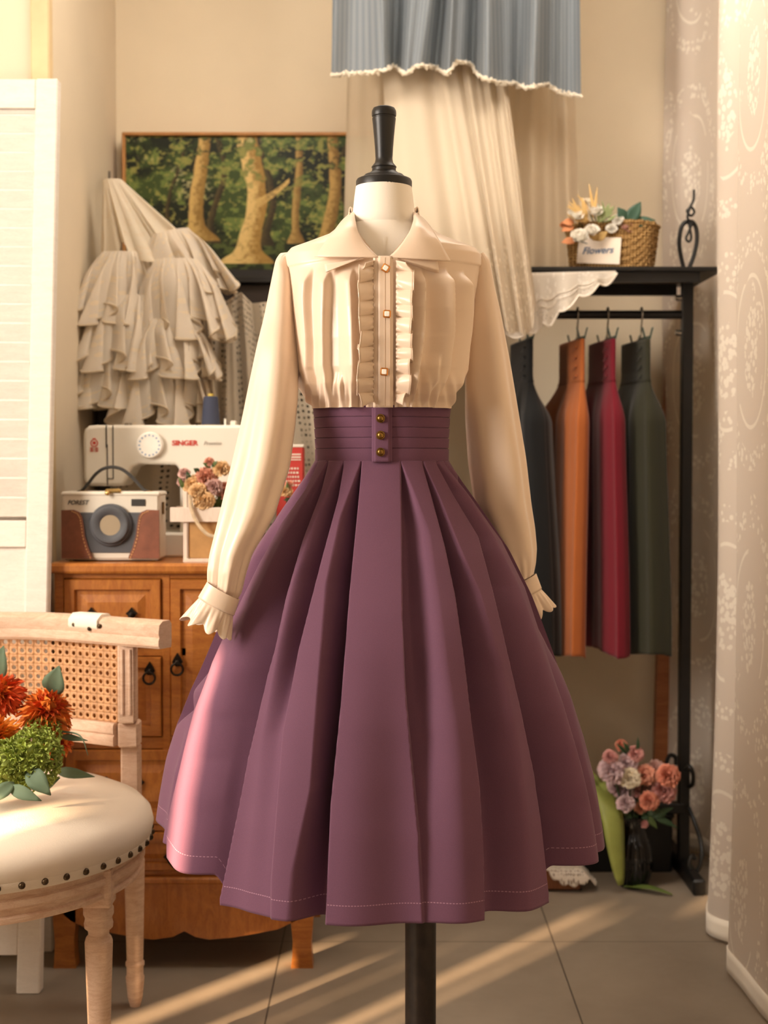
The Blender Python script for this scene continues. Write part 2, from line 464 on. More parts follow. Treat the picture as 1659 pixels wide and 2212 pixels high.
aa = np.concatenate([np.linspace(-PI / 2 * 1.02, PI / 2 * 1.02, 330), np.linspace(PI / 2 * 1.02, 2 * PI - PI / 2 * 1.02, 92)[1:-1]])
for py in rows:
    c, hw, df, db = torso(py)
    if py > 872: hw, df = hw + 0, df
    s_, c_ = np.sin(aa), np.cos(aa)
    x = (c - 829.5) / 1200 + hw / 1200 * np.sign(s_) * np.abs(s_) ** .93
    fr = c_ > 0
    y = Y0 - np.where(fr, df, db) * np.sign(c_) * np.abs(c_) ** .93
    z = np.full_like(x, Z(py)); G.append(np.stack([x, y, z], -1))
G = np.array(G); 
px_, py_ = proj(G)
nrm = np.stack([np.sin(aa), -np.cos(aa), 0 * aa], -1)
dsp = 1.9 * foldsum(px_, py_, folds) * (np.cos(aa)[None] > -.05)
gath = sm((py_ - 790) / 90)
dsp += gath * .0028 * (np.sin(px_ * .30 + 2.1 * np.sin(px_ * .04)) + .7 * np.sin(px_ * .47)) * (1 - sm((py_ - 872) / 14) * .5)
dsp += .006 * np.sin(aa * 3 + 1)[None] * sm((py_ - 640) / 120) * sm((872 - py_) / 60)
yk = np.interp(px_, [600, 640, 700, 829, 960, 1030, 1060], [582, 572, 562, 545, 562, 572, 582])
dsp += .0022 * (1 - sm((py_ - yk) / 4 + .5))
G2 = G + nrm[None] * dsp[..., None]
mb = MB(); mb.grid(G2, cv=True)
px2, py2 = proj(G2.reshape(-1, 3))
fr = np.tile(np.cos(aa) > .1, len(rows))
inV = fr & (py2 < 556) & (px2 > np.interp(py2, [440, 470, 500, 520, 556], [752, 760, 770, 786, 815])) & (px2 < np.interp(py2, [440, 470, 500, 520, 556], [906, 898, 887, 872, 842]))
mb.f = [f for f in mb.f if not all(inV[i] for i in f)]
mb.build('bodice', M_satin, blouse, ang=70)

def tubegrid(st, ny=90, na=72, kd=.8, disp=None, Yc=None, smoothn=3):
    """sleeve: stations of two edge points + depth; returns rings"""
    st = np.array(st, float); t = np.linspace(0, 1, len(st)); T = np.linspace(0, 1, ny)
    cols = [smooth1(np.interp(T, t, st[:, k]), smoothn) for k in range(st.shape[1])]
    A = PA(cols[0], cols[1], cols[4]); B = PA(cols[2], cols[3], cols[4])
    C = (A + B) / 2; Hh = (B - A) / 2; R = np.linalg.norm(Hh, axis=1)
    al = np.linspace(0, 2 * PI, na + 1)[:-1]
    dep = np.array([0, -1, 0]) * 1.0
    kk = kd if np.isscalar(kd) else np.interp(T, t, kd)
    kk = np.broadcast_to(kk, T.shape)
    G = np.zeros((ny, na, 3))
    for i in range(ny):
        dd = disp(T[i], al, R[i]) if disp else 0 * al
        G[i] = C[i] + np.cos(al)[:, None] * Hh[i] * (1 + dd)[:, None] + np.sin(al)[:, None] * dep * R[i] * kk[i] * (1 + dd)[:, None]
    return G
YL = lambda t: Y0 - .15 * sm(t * 1.1)
Lst = [(620, 545, 634, 556), (605, 547, 638, 585), (595, 562, 640, 625), (583, 620, 641, 690), (570, 684, 643, 740), (556, 740, 645, 795), (537, 830, 643, 862), (521, 910, 637, 925), (504, 985, 626, 1010),
       (487, 1055, 608, 1066), (477, 1100, 595, 1110), (465, 1150, 572, 1152), (454, 1195, 545, 1198), (449, 1230, 532, 1240), (449, 1255, 522, 1282), (452, 1262, 512, 1296)]
Lst = [q + (2.56 - .165 * sm(i / 13.),) for i, q in enumerate(Lst)]
def dL(t, al, R):
    f = np.sin(al)
    d = .17 * sm(t * 2) * (1 - sm((t - .93) / .07) * .5) * np.cos(al * 3 + 1.2 + 1.5 * t) + .11 * sm(t * 1.5) * np.cos(al * 5 - 2 * t + .5)
    d += .06 * sm((t - .74) / .2) * np.cos(al * 13 + 1) + .03 * sm((t - .8) / .15) * np.cos(al * 23)
    d += .03 * (1 - sm(t / .12)) * np.cos(al * 19)
    return d * (.12 + .88 * np.abs(f))
kd = [.9, .9, .95, .95, .9, .85, .8, .8, .8, .8, .8, .85, .85, .85, .8, .7]
o = MB().grid(tubegrid(Lst, 130, 120, kd, dL), cv=True).build('sleeve', M_satin, blouse, ang=80)
Rst = [(1028, 556, 1044, 545), (1022, 590, 1058, 560), (1018, 640, 1069, 620), (1012, 710, 1082, 675), (1006, 800, 1103, 785), (1007, 900, 1121, 893), (1014, 1000, 1137, 990), (1028, 1090, 1148, 1088), (1050, 1150, 1156, 1140),
       (1072, 1200, 1160, 1185), (1090, 1235, 1158, 1215), (1102, 1262, 1153, 1240)]
Rst = [q + (2.56 + .06 * sm(i / 9.),) for i, q in enumerate(Rst)]
def dR(t, al, R):
    d = .15 * sm(t * 2) * np.cos(al * 3 + 2.6 - t) + .10 * sm(t * 1.5) * np.cos(al * 5 + 2 * t)
    d += .05 * sm((t - .78) / .2) * np.cos(al * 13) + .03 * (1 - sm(t / .12)) * np.cos(al * 19)
    return d * (.12 + .88 * np.abs(np.sin(al)))
MB().grid(tubegrid(Rst, 110, 110, .85, dR), cv=True).build('sleeve', M_satin, blouse, ang=80)
def cuff(A, B, C, Y, kd, nw):
    st = [A + (Y,), tuple((a * .97 + b * .03) for a, b in zip(A, B)) + (Y,), tuple((a + b) / 2 for a, b in zip(A, B)) + (Y,), B + (Y,)]
    c = MB().grid(tubegrid(st, 14, 72, kd, lambda t, al, R: .05 + 0 * al, smoothn=0), cv=True).build('cuff', M_satin, blouse, ang=60, solid=.002)
    def dr(t, al, R): return .0 + .16 * t ** 1.2 * np.cos(al * nw + 2.2 * np.sin(al)) + .08 * (1 - t) * np.cos(al * nw * 3) * t
    st = [B + (Y,), tuple((a * .6 + b * .4) for a, b in zip(B, C)) + (Y,), C + (Y,)]
    G = tubegrid(st, 24, 220, [kd, kd * 1.05, kd * 1.0], dr, smoothn=1)
    T = np.linspace(0, 1, 24)[:, None]; al = np.linspace(0, 2 * PI, 221)[:-1][None]
    ax = np.array(PA(C[0] + C[2], C[1] + C[3], Y) - PA(B[0] + B[2], B[1] + B[3], Y)); ax /= np.linalg.norm(ax)
    G += (.006 * T * np.sin(al * nw + 2.2 * np.sin(al) + .8))[..., None] * ax
    MB().grid(G, cv=True).build('ruffle', M_satin, c, ang=80, solid=.0012)
cuff((450, 1258, 515, 1294), (431, 1291, 503, 1328), (398, 1336, 494, 1374), 2.385, .62, 8)
cuff((1099, 1268, 1156, 1240), (1114, 1298, 1168, 1272), (1130, 1352, 1194, 1308), 2.625, .6, 7)

def band(a, b, off0, off1, n=40, m=8, solid=.0018, name='placket', bulge=0.0, par=blouse, mat=M_satin, offe=None):
    """strip draped over the body between two lines of the photo, n along, m across"""
    a = np.array(a, float); b = np.array(b, float)
    ta = np.linspace(0, 1, len(a)); T = np.linspace(0, 1, n)
    ax, ay = smooth1(np.interp(T, ta, a[:, 0]), 1), smooth1(np.interp(T, ta, a[:, 1]), 1)
    tb_ = np.linspace(0, 1, len(b)); bx, by = smooth1(np.interp(T, tb_, b[:, 0]), 1), smooth1(np.interp(T, tb_, b[:, 1]), 1)
    q = np.linspace(0, 1, m)[None]
    px = ax[:, None] * (1 - q) + bx[:, None] * q; py = ay[:, None] * (1 - q) + by[:, None] * q
    off = off0 * (1 - q) + off1 * q + bulge * np.sin(PI * q) + 0 * px
    return MB().grid(onbody(px, py, off)).build(name, mat, par, solid=solid, ang=60)
ys_ = [553, 620, 700, 800, 880]
pl = band([(806, y) for y in ys_], [(849, y) for y in ys_], .0145, .0145, 50, 8)
band([(817, y) for y in ys_], [(846, y) for y in ys_], .0172, .0172, 50, 6, .0015, 'placket_flap')
# lighter stitched edges of the placket
for xx in (811, 829.5, 842):
    MB().tube([tuple(onbody(xx + (1.5 if xx == 829.5 else 0), y, .0185 if xx > 815 else .0158)) for y in np.linspace(556, 878, 50)], .00035, 4).build('seam', M_satin, pl)
M_gold = m_plain('gold_metal', 'c98a4a', .3, .05, 20, .05, 50, .0002, metal=.9)
M_pearl = m_plain('pearl_enamel', 'fbf3e6', .25, .02)
for bx_, by_, rot in ((833, 579, .55), (836, 678, .05), (830, 803, .08)):
    c = onbody(bx_, by_, .0215); Mx = Matrix.Translation(Vector(c)) @ Matrix.Rotation(rot, 4, 'Y')
    b_ = MB().box(-.0066, .0066, -.002, .0035, -.0066, .0066, .0018, Mx).build('button', M_gold, blouse, label='square gold rimmed button')
    MB().box(-.0042, .0042, -.0034, .001, -.0042, .0042, .001, Mx).build('inlay', M_pearl, b_)
def ruffle(xi, xo, seed):
    n, m = 420, 9
    r = np.random.default_rng(seed); T = np.linspace(0, 1, n)
    lam = np.interp(T, np.linspace(0, 1, 12), r.uniform(24, 50, 12)); ph = np.cumsum(2 * PI / lam) * (868 - 562) / n
    q = np.linspace(0, 1, m)[None]; py = 562 + (868 - 562) * T[:, None] + q * 12.5 * np.sin(ph)[:, None] + q * 3
    wv = np.interp(T, np.linspace(0, 1, 16), r.uniform(.86, 1.1, 16))[:, None]
    en = sm(T / .03)[:, None] * sm((1 - T) / .06)[:, None] * .4 + .6
    px = xi + (xo - xi) * q * wv * en
    px = px + (-6 if xo < xi else -8) * T[:, None] * sm((T[:, None] - .5) * 2) * q
    off = .014 + q ** .8 * .011 * (1.1 + np.cos(ph)[:, None]) + .0012 * np.cos(3 * ph)[:, None] * (1 - q)
    G = onbody(px, np.clip(py, 540, 900), off)
    ru = MB().grid(G).build('ruffle', M_satin, blouse, ang=80, solid=.0009)
    MB().tube([tuple(p) for p in G[:, -1]], .0009, 5).build('hem', M_satin, ru)
ruffle(808, 776, 3); ruffle(855, 891, 5)
def collar_leaf(a, b, off, name='collar', lift=.012):
    n, m = 34, 18
    a = np.array(a, float); b = np.array(b, float); T = np.linspace(0, 1, n)
    f = lambda q, k: np.interp(T, np.linspace(0, 1, len(q)), q[:, k])
    A = [smooth1(f(a, k), 3) for k in (0, 1)]; B = [smooth1(f(b, k), 2) for k in (0, 1)]
    q = np.linspace(0, 1, m)[None]
    px = A[0][:, None] * (1 - q) + B[0][:, None] * q; py = A[1][:, None] * (1 - q) + B[1][:, None] * q
    o_ = off + lift * np.sin(PI * (q * .85 + .08)) * (1 - .55 * T[:, None]) 
    G = onbody(px, py, o_)
    # the side of the collar curves back round the neck
    back = (1 - sm(T * 2.6))[:, None] * .028 * (1 - q * .2)
    G[..., 1] += back
    return MB().grid(G).build(name, M_satin, blouse, solid=.0022, ang=70)
collar_leaf([(786, 558), (784, 556)], [(700, 566), (704, 588)], .012, 'under_collar', .0)
collar_leaf([(858, 556), (862, 558)], [(949, 594), (945, 566)], .012, 'under_collar', .0)
collar_leaf([(764, 452), (767, 474), (772, 500), (786, 524), (802, 541), (818, 556)], [(754, 457), (743, 470), (729, 490), (710, 514), (693, 537), (680, 555)], .014)
collar_leaf([(894, 452), (894, 474), (886, 500), (870, 524), (856, 541), (839, 556)], [(904, 457), (915, 470), (931, 492), (950, 522), (963, 546), (973, 564)], .014)
G = [[(NX + r_ * math.sin(a), Y0 + r_ * .93 * math.cos(a), Z(py)) for a in np.linspace(-1.5, 1.5, 60)] for r_, py in ((.057, 458), (.0585, 450), (.060, 446), (.0615, 449), (.0625, 457), (.0635, 466))]
MB().grid(np.array(G)).build('collar_back', M_satin, blouse, solid=.002, ang=70)
# stand of the collar behind the neck
G = [[(NX + .062 * math.sin(a) , Y0 + .055 * math.cos(a) - .0, Z(py)) for a in np.linspace(-1.75, 1.75, 40)] for py in (460, 468, 480, 500)]
MB().grid(np.array(G)).build('collar_stand', M_satin, blouse, solid=.003)

# ---------- skirt ----------
M_skirt = m_fabric('mauve_twill', '664458', .8, 1100, .03, .10, .35, .2, .14, hem=(.958, .0009, 330, 'a58091'))
M_skirt2 = m_fabric('mauve_twill_band', '664458', .8, 1100, .03, .10, .35, .2, .14)
skirt = thing('pleated_skirt', 'mauve high waisted pleated midi skirt with three brass buttons, on the dress form', 'skirt', (BX, Y0, Z(1990)))
SR = [(992, 141), (1000, 145), (1040, 171), (1100, 214), (1190, 275), (1290, 325), (1390, 365), (1500, 408), (1600, 436), (1700, 458), (1800, 473), (1850, 480), (1880, 484)]
ZT, ZH = Z(994), .487
NV_ = 170
zz = np.linspace(ZT, ZH, NV_); pys = 1000 + (CAMZ - zz) * 1200 + 1.3
hw = smooth1(interp(pys, SR), 4) / 1200
tt = np.linspace(0, 1, NV_)
A = np.concatenate([np.linspace(-PI / 2 * 1.04, PI / 2 * 1.04, 900), np.linspace(PI / 2 * 1.04, 2 * PI - PI / 2 * 1.04, 162)[1:-1]])
ratio = .74 + .24 * sm(tt * 2.2)
x = BX + hw[:, None] * np.sin(A)[None]; y = Y0 - (hw * ratio)[:, None] * np.cos(A)[None]; z = np.broadcast_to(zz[:, None], x.shape)
G = np.stack([x, y, z], -1)
# valleys between pleats: left edge, right edge, which edge is crisp, depth down the skirt
VAL = [
 ([(779, 1001), (760, 1060), (742, 1118), (715, 1263), (700, 1462), (682, 1703), (650, 1885), (640, 2005)], [(782, 1001), (769, 1131), (754, 1281), (736, 1522), (715, 1733), (703, 2005)], 'R', [(1000, .006), (1100, .03), (1300, .05), (1700, .05), (2000, .03)]),
 ([(740, 1001), (709, 1070), (676, 1161), (646, 1251), (610, 1400), (570, 1600), (540, 1900)], [(743, 1001), (730, 1076), (697, 1197), (672, 1293), (645, 1402), (612, 1583), (590, 1900)], 'R', [(1000, .005), (1100, .034), (1250, .042), (1400, .026), (1600, .008), (2000, .004)]),
 ([(706, 1001), (670, 1071), (621, 1161), (585, 1245), (545, 1340), (510, 1450), (465, 1560), (435, 1660), (415, 1794), (400, 1944)], [(709, 1001), (692, 1065), (652, 1170), (617, 1290), (592, 1400), (573, 1462), (549, 1553), (525, 1643), (495, 1794), (467, 1944)], 'R', [(1000, .005), (1100, .034), (1250, .046), (1400, .046), (1950, .05)]),
 ([(684, 1001), (640, 1060), (590, 1130), (540, 1220), (480, 1330), (440, 1430), (400, 1550), (375, 1700), (352, 1840)], [(687, 1001), (655, 1060), (605, 1130), (555, 1220), (500, 1330), (455, 1430), (415, 1550), (388, 1700), (362, 1840)], 'L', [(1000, .004), (1100, .015), (1300, .02), (1850, .02)]),
 ([(865, 1001), (868, 1131), (870, 1342), (877, 1492), (890, 1640), (905, 1800), (915, 2005)], [(867, 1001), (887, 1058), (914, 1149), (929, 1281), (947, 1462), (965, 1600), (975, 1800), (985, 2005)], 'L', [(1000, .005), (1100, .018), (1300, .026), (1500, .022), (1750, .010), (2000, .004)]),
 ([(912, 1001), (935, 1080), (962, 1180), (985, 1290), (1003, 1420), (1018, 1560), (1035, 1700), (1043, 1850), (1045, 2000)], [(915, 1001), (947, 1076), (983, 1173), (1025, 1281), (1067, 1440), (1097, 1600), (1115, 1750), (1120, 1850), (1122, 2000)], 'L', [(1000, .005), (1100, .032), (1300, .044), (1500, .038), (2000, .022)]),
 ([(942, 1001), (980, 1070), (1035, 1161), (1067, 1281), (1097, 1402), (1128, 1522), (1164, 1673), (1180, 1780), (1197, 1938)], [(946, 1001), (1000, 1065), (1060, 1161), (1108, 1270), (1152, 1402), (1190, 1522), (1225, 1673), (1245, 1780), (1262, 1938)], 'L', [(1000, .005), (1100, .03), (1300, .042), (1600, .05), (1950, .055)]),
 ([(958, 1001), (1010, 1065), (1085, 1170), (1135, 1270), (1178, 1402), (1212, 1522), (1245, 1673), (1270, 1800), (1285, 1900)], [(961, 1001), (1020, 1060), (1096, 1165), (1148, 1265), (1195, 1402), (1230, 1522), (1262, 1673), (1288, 1800), (1300, 1900)], 'L', [(1000, .004), (1100, .012), (1300, .016), (1950, .02)]),
]
px, py = proj(G)
front = (np.cos(A) > 0)[None]
D = np.zeros(px.shape)
for Lp, Rp, crisp, dep in VAL:
    Lp, Rp = np.array(Lp, float), np.array(Rp, float)
    xl = np.interp(py, Lp[:, 1], Lp[:, 0]); xr = np.interp(py, Rp[:, 1], Rp[:, 0]); wv = np.maximum(xr - xl, 2)
    u = (px - xl) / wv; d = interp(py, dep)
    if crisp == 'R': prof_ = sm((u + .35) / 1.0) * (1 - sm((px - xr + 7) / 9))
    else: prof_ = (1 - sm((u - .35) / 1.0)) * sm((px - xl + 2) / 9)
    D = np.maximum(D, d * prof_ * front)
# back of the skirt: plain pleats
D += ((1 - front) * (.5 + .5 * np.cos(A * 14))[None] * .03 * sm(tt * 3)[:, None])
# slow billow of each panel
D += (.005 * np.sin(A * 9 + 1.0)[None] + .003 * np.sin(A * 17)[None]) * sm((tt - .3) * 2)[:, None]
nx, ny_ = np.sin(A)[None], -np.cos(A)[None]
D *= 1.55
sA = np.sin(A)[None]
G[..., 2] += sm((tt[:, None] - .5) * 2) * (.030 * sm((-sA - .744) / .03) + .036 * sm((-sA - .82) / .18) + .040 * sm((sA - .775) / .035))
G[..., 0] -= D * nx; G[..., 1] -= D * ny_
a_, b_ = np.meshgrid(np.linspace(0, 1, len(A)), tt)
MB().grid(np.transpose(G, (1, 0, 2)), cu=True, uv=np.stack([a_.T, b_.T], -1)).build('skirt_panel', M_skirt, skirt, ang=60, solid=.0015)
# waistband with five tucks
G = []; rows = []
edges = [878, 903, 925.5, 947, 969.5, 997]
for i in range(5):
    y0_, y1_ = edges[i], edges[i + 1]
    rows += [(y0_, .0005), (y0_ + 1.2, .0028), (y0_ + 3, .0032), ((y0_ + y1_) / 2, .0028), (y1_ - 1.5, .0024)]
rows += [(997.5, .0012), (997.5, -.004)]
rows = [(878, -.006)] + rows
ab = np.linspace(0, 2 * PI, 161)[:-1]
for py_v, off in rows:
    h_ = interp(py_v, [(878, 145.5), (900, 144), (940, 142), (975, 141), (997, 141.5)]) / 1200 + off * .9
    G.append(np.stack([BX + h_ * np.sin(ab), Y0 - (h_ * .745) * np.cos(ab), Z(py_v - (3 if off > 0 else 0) * 0) + 0 * ab], -1))
MB().grid(np.array(G), cv=True).build('waistband', M_skirt2, skirt, ang=35)
def onwaist(px_v, py_v, off):
    x_ = X(px_v, 2.45) ; 
    h_ = 143 / 1200.; q = (x_ - BX) / h_
    return Vector((x_, Y0 - h_ * .745 * math.sqrt(max(0, 1 - q * q)) - off, P(px_v, py_v, 2.452)[2]))
def tab(x0, x1, off, name, n=8):
    G = [[tuple(onwaist(xx, yy, off)) for xx in np.linspace(x0, x1, n)] for yy in np.linspace(878.5, 998, 24)]
    return MB().grid(np.array(G)).build(name, M_skirt2, skirt, solid=.0022, ang=50)
tab(803, 847, .0045, 'front_band'); fl = tab(808, 842, .0068, 'button_tab')
for xx in (812, 837):
    for k in range(26):
        pass
M_brass = m_plain('antique_brass', '8a6a36', .32, .35, 60, .1, 100, .0003, metal=.95)
for yy in (903.5, 940, 976.5):
    c = onwaist(822, yy, .0085)
    MB().lathe([(.0002, -.0062), (.0030, -.0058), (.0050, -.0042), (.0056, -.0030), (.0060, -.0034), (.0074, -.003), (.0078, -.0016), (.0074, 0), (.006, .002)], c, 28, 'y').build('button', M_brass, skirt, label='round antique brass button')
# ---------- forest painting ----------
M_framew = m_wood('honey_frame_wood', 'a8713c', 'c08a50', .5, (1, 1, 1), 3)
PY = 4.44
def pw(px, py, Y=PY): return P(px, py, Y)
ptg = thing('framed_painting', 'framed forest painting on the back wall, half behind the sheer curtain', 'painting', pw(620, 600))
x0, _, z1 = pw(266, 289); x1, _, _ = pw(985, 300); z0 = pw(266, 604)[2]
fr = MB(); t_ = .010
fr.box(x0, x1, PY - .025, PY + .03, z1 - t_, z1, .002); fr.box(x0, x0 + t_, PY - .025, PY + .03, z0, z1 - t_, .002); fr.box(x1 - t_, x1, PY - .025, PY + .03, z0, z1 - t_, .002)
fr.build('frame', M_framew, ptg)
MB().box(x0 + t_, x1 - t_, PY - .03, PY + .03, z0, z0 + .028, .002).build('bottom_rail', m_plain('dark_frame', '17120e', .5), ptg, label='black lower rail of the frame')
nx_, nz_ = 560, 260
u = np.linspace(0, 1, nx_)[:, None]; v = np.linspace(0, 1, nz_)[None]
n1 = vnoise(nx_, nz_, (9, 5), 1, 5); n2 = vnoise(nx_, nz_, (42, 22), 2, 4); n3 = vnoise(nx_, nz_, (110, 55), 3, 2); n4 = vnoise(nx_, nz_, (5, 3), 9, 3)
def C3(h): return np.array(lin(h)[:3])
def mixc(a, b, f): return a * (1 - f[..., None]) + b * f[..., None]
dark, mid, lite, oliv = C3('141b0c'), C3('38481d'), C3('6b7a3a'), C3('98934c')
img = np.zeros((nx_, nz_, 3)) + dark
img = mixc(img, mid, sm((n1 - .40) * 6)); img = mixc(img, lite, sm((n2 + n1 * .5 - .76) * 6) * .85); img = mixc(img, oliv, sm((n3 + n2 * .7 - .96) * 7) * .65)
img = mixc(img, C3('d9cf9a'), sm((n4 - .62) * 10) * sm((v - .45) * 4) * sm((n3 - .48) * 9) * .5)
ground = 1 - sm((v - .16 - .05 * n1) * 16)
img = mixc(img, mixc(C3('1c2410') + 0 * img, C3('4a5526'), sm((n2 - .45) * 5)), ground)
def trunk(cx, w0, w1, lean, y0, y1, col, hi, bend=.02, seed=0):
    global img
    c = cx + lean * v + bend * np.sin(v * 7 + seed) + (n1 - .5) * .02
    ww = w0 * (1 - v) + w1 * v + .045 * np.exp(-((v - y0) / .07) ** 2) * (w0 / .03)
    m = (1 - sm((np.abs(u - c) - ww) / .006 + .5)) * (v > y0) * (v < y1)
    side = sm((u - c) / ww * .7 + .5 + (n3 - .5) * .7)
    tc = mixc(C3(hi) + 0 * img, C3(col), side); tc = mixc(tc, C3('6a5226'), sm((n3 - .55) * 5) * .25)
    leafy = sm((n2 - .60 + .16 * sm((v - .5) * 2)) * 9) * .9 * sm((v - .45) * 3)
    img = mixc(img, tc, m * (1 - leafy))
for a in ((.14, .006, .005, .02, .2, .9), (.28, .010, .008, .0, .2, 1), (.44, .012, .01, -.02, .18, 1), (.66, .008, .007, .02, .2, 1), (.80, .009, .007, .0, .2, 1), (.92, .012, .010, .01, .15, 1)):
    trunk(*a, '2c2514', '4a3f22', seed=a[0] * 9)
trunk(.215, .026, .018, .02, .22, 1.02, '8f6f35', 'c9a764', .008, 1)
trunk(.385, .034, .030, .00, .05, 1.01, 'a07c3c', 'dcbc78', .015, 4)
trunk(.525, .012, .010, .0, .2, 1.02, '806230', 'b08f50', .008, 2)
trunk(.625, .022, .016, .01, .15, 1.02, '84652f', 'c09c58', .012, 3)
trunk(.86, .022, .018, -.02, .1, 1.0, '84652f', 'c09c58', .012, 6)
# a limb that leaves the pale trunk
s_ = np.clip((u - .40) / .10, 0, 1); m = (np.abs(v - (.50 + .17 * s_ ** 1.3)) < .030 * (1.2 - s_ * .6)) & (u > .40) & (u < .50)
img = mixc(img, C3('c9a764') + 0 * img, m * (.55 + .45 * sm((n3 - .4) * 6)))
gx0, gx1, gz0, gz1 = x0 + t_, x1 - t_, z0 + .028, z1 - t_
G = np.stack(np.broadcast_arrays(gx0 + (gx1 - gx0) * u, np.full((nx_, nz_), PY - .012), gz0 + (gz1 - gz0) * v), -1)
k = NT('forest_paint'); at = k.n('ShaderNodeAttribute', _attribute_name='paint')
M_pt = k.fin(k.bsdf(at.outputs['Color'], .45, k.noise(k.coord(), 160, 3), .3, .0008, **{'Specular__IOR__Level': .3}).outputs[0])
cv = MB().grid(G).build('canvas', M_pt, ptg)
ca = cv.data.color_attributes.new('paint', 'FLOAT_COLOR', 'POINT')
ca.data.foreach_set('color', np.concatenate([img.reshape(-1, 3), np.ones((nx_ * nz_, 1))], 1).ravel())

# ---------- dark wooden case at the back of the cabinet, under the painting ----------
M_dk = m_wood('dark_stained_wood', '1d130c', '2c1d12', .5, (1, 1, 6))
bk = thing('display_case', 'dark brown wooden case against the back wall, mostly covered by lace cloth', 'cabinet', P(450, 1210, 4.1))
bx0, bx1 = -.835, P(790, 900, 4.1)[0]
zt = P(500, 596, 4.08)[2]
MB().box(bx0, bx1, 4.08, 4.40, zt - .02, zt, .003).build('top_board', M_black, bk)
MB().box(bx0 + .01, bx1 - .01, 4.1, 4.39, 0.0, zt - .02, .003).build('carcass', M_dk, bk)

# ---------- honey wood cabinet ----------
M_hw = m_wood('honey_wood', '9c5a22', 'ba7632', .38, (1.2, 1.2, 5), 2.4, .2, .25, '7d4519')
M_hwh = m_wood('honey_wood_panels', '9c5a22', 'ba7632', .38, (5, 1.2, 1.2), 2.0, .2, .25, '7d4519')
M_iron = m_plain('dark_iron', '2a231c', .45, .3, 60, .3, 150, .0005, metal=.8)
CY = 3.35
def cx(px): return P(px, 1500, CY)[0]
def cz(py): return P(500, py, CY)[2]
cab = thing('wooden_cabinet', 'honey brown wooden cabinet with drawers, panelled doors and a scalloped apron', 'cabinet', (cx(390), CY + .2, 0))
L_, R_ = cx(113), cx(674); CT = cz(1216)
MB().box(L_ - .006, R_ + .02, CY - .022, CY + .44, CT - .024, CT, .006).build('top', M_hwh, cab)
ca_ = MB()
ca_.box(L_ + .004, R_ - .0, CY + .012, CY + .42, cz(1895), CT - .024)
for a, b in ((119, 140), (350, 369), (650, 672)): ca_.box(cx(a), cx(b), CY, CY + .02, cz(1895), CT - .024, .002)
for a, b in ((1232, 1250), (1398, 1418), (1592, 1618), (1780, 1796), (1880, 1906)): ca_.box(cx(119), cx(672), CY + .001, CY + .02, cz(b), cz(a), .002)
ca_.build('carcass', M_hw, cab)
def panel(name, a, b, c, d, mat, deep=.010):
    """raised and fielded front between photo x a..b and y c..d"""
    X0, X1, Z1_, Z0_ = cx(a), cx(b), cz(c), cz(d); m = MB(); r = min(.032, (X1 - X0) * .2, (Z1_ - Z0_) * .26)
    lev = [(0, CY - .004), (.002, CY - .008), (r * .75, CY - .008), (r * .85, CY + .001), (r * 1.15, CY + .001), (r * 1.7, CY - .006)]
    vs = []; fs = []
    for i, (o, y) in enumerate(lev):
        vs += [(X0 + o, y, Z0_ + o), (X1 - o, y, Z0_ + o), (X1 - o, y, Z1_ - o), (X0 + o, y, Z1_ - o)]
        if i:
            for q in range(4): fs.append(((i - 1) * 4 + q, (i - 1) * 4 + (q + 1) % 4, i * 4 + (q + 1) % 4, i * 4 + q))
    fs.append(tuple((len(lev) - 1) * 4 + q for q in range(4)))
    b0 = len(vs); vs += [(X0, CY + .016, Z0_), (X1, CY + .016, Z0_), (X1, CY + .016, Z1_), (X0, CY + .016, Z1_)]
    for q in range(4): fs.append((b0 + q, b0 + (q + 1) % 4, (q + 1) % 4, q))
    return m.add(vs, fs).build(name, mat, cab, ang=20)
def bail(par, px0, px1, py):
    """drop handle between two leaf shaped plates"""
    x0_, x1_, z_ = cx(px0), cx(px1), cz(py); y_ = CY - .009
    for xx in (x0_, x1_):
        m = MB(); m.prism([(xx, z_ + .017), (xx + .007, z_ + .008), (xx + .014, z_ + .002), (xx + .006, z_ - .006), (xx, z_ - .017), (xx - .006, z_ - .006), (xx - .014, z_ + .002), (xx - .007, z_ + .008)], y_ - .003, y_)
        m.ball((xx, y_ - .008, z_), .006, 10)
        m.build('handle_plate', M_iron, par)
    pts = [(x0_ + (x1_ - x0_) * q, y_ - .010 - .012 * math.sin(PI * q), z_ - .026 * math.sin(PI * q) ** .6) for q in np.linspace(0, 1, 20)]
    MB().tube(pts, .0035, 8).build('handle', M_iron, par)
def ringpull(par, px, py, r=.014):
    x_, z_ = cx(px), cz(py); y_ = CY - .009
    m = MB().prism([(x_, z_ + .030), (x_ + .008, z_ + .018), (x_ + .013, z_ + .008), (x_ + .005, z_ - .002), (x_ - .005, z_ - .002), (x_ - .013, z_ + .008), (x_ - .008, z_ + .018)], y_ - .003, y_)
    m.ball((x_, y_ - .007, z_ + .008), .006, 10); m.build('handle_plate', M_iron, par)
    MB().tube([(x_ + r * math.sin(a), y_ - .010, z_ - .008 - r * math.cos(a)) for a in np.linspace(0, 2 * PI, 25)[:-1]], .0028, 8, True).build('handle', M_iron, par)
d = panel('drawer', 141, 349, 1251, 1397, M_hwh); bail(d, 200, 287, 1326)
d = panel('door', 141, 349, 1419, 1590, M_hw); ringpull(d, 325, 1455)
d = panel('door', 370, 508, 1251, 1590, M_hw); ringpull(d, 385, 1436)
d = panel('door', 511, 649, 1251, 1590, M_hw); ringpull(d, 640, 1436)
d = panel('drawer', 141, 395, 1619, 1779, M_hwh); bail(d, 230, 300, 1690)
d = panel('drawer', 398, 649, 1619, 1779, M_hwh); bail(d, 480, 560, 1690)
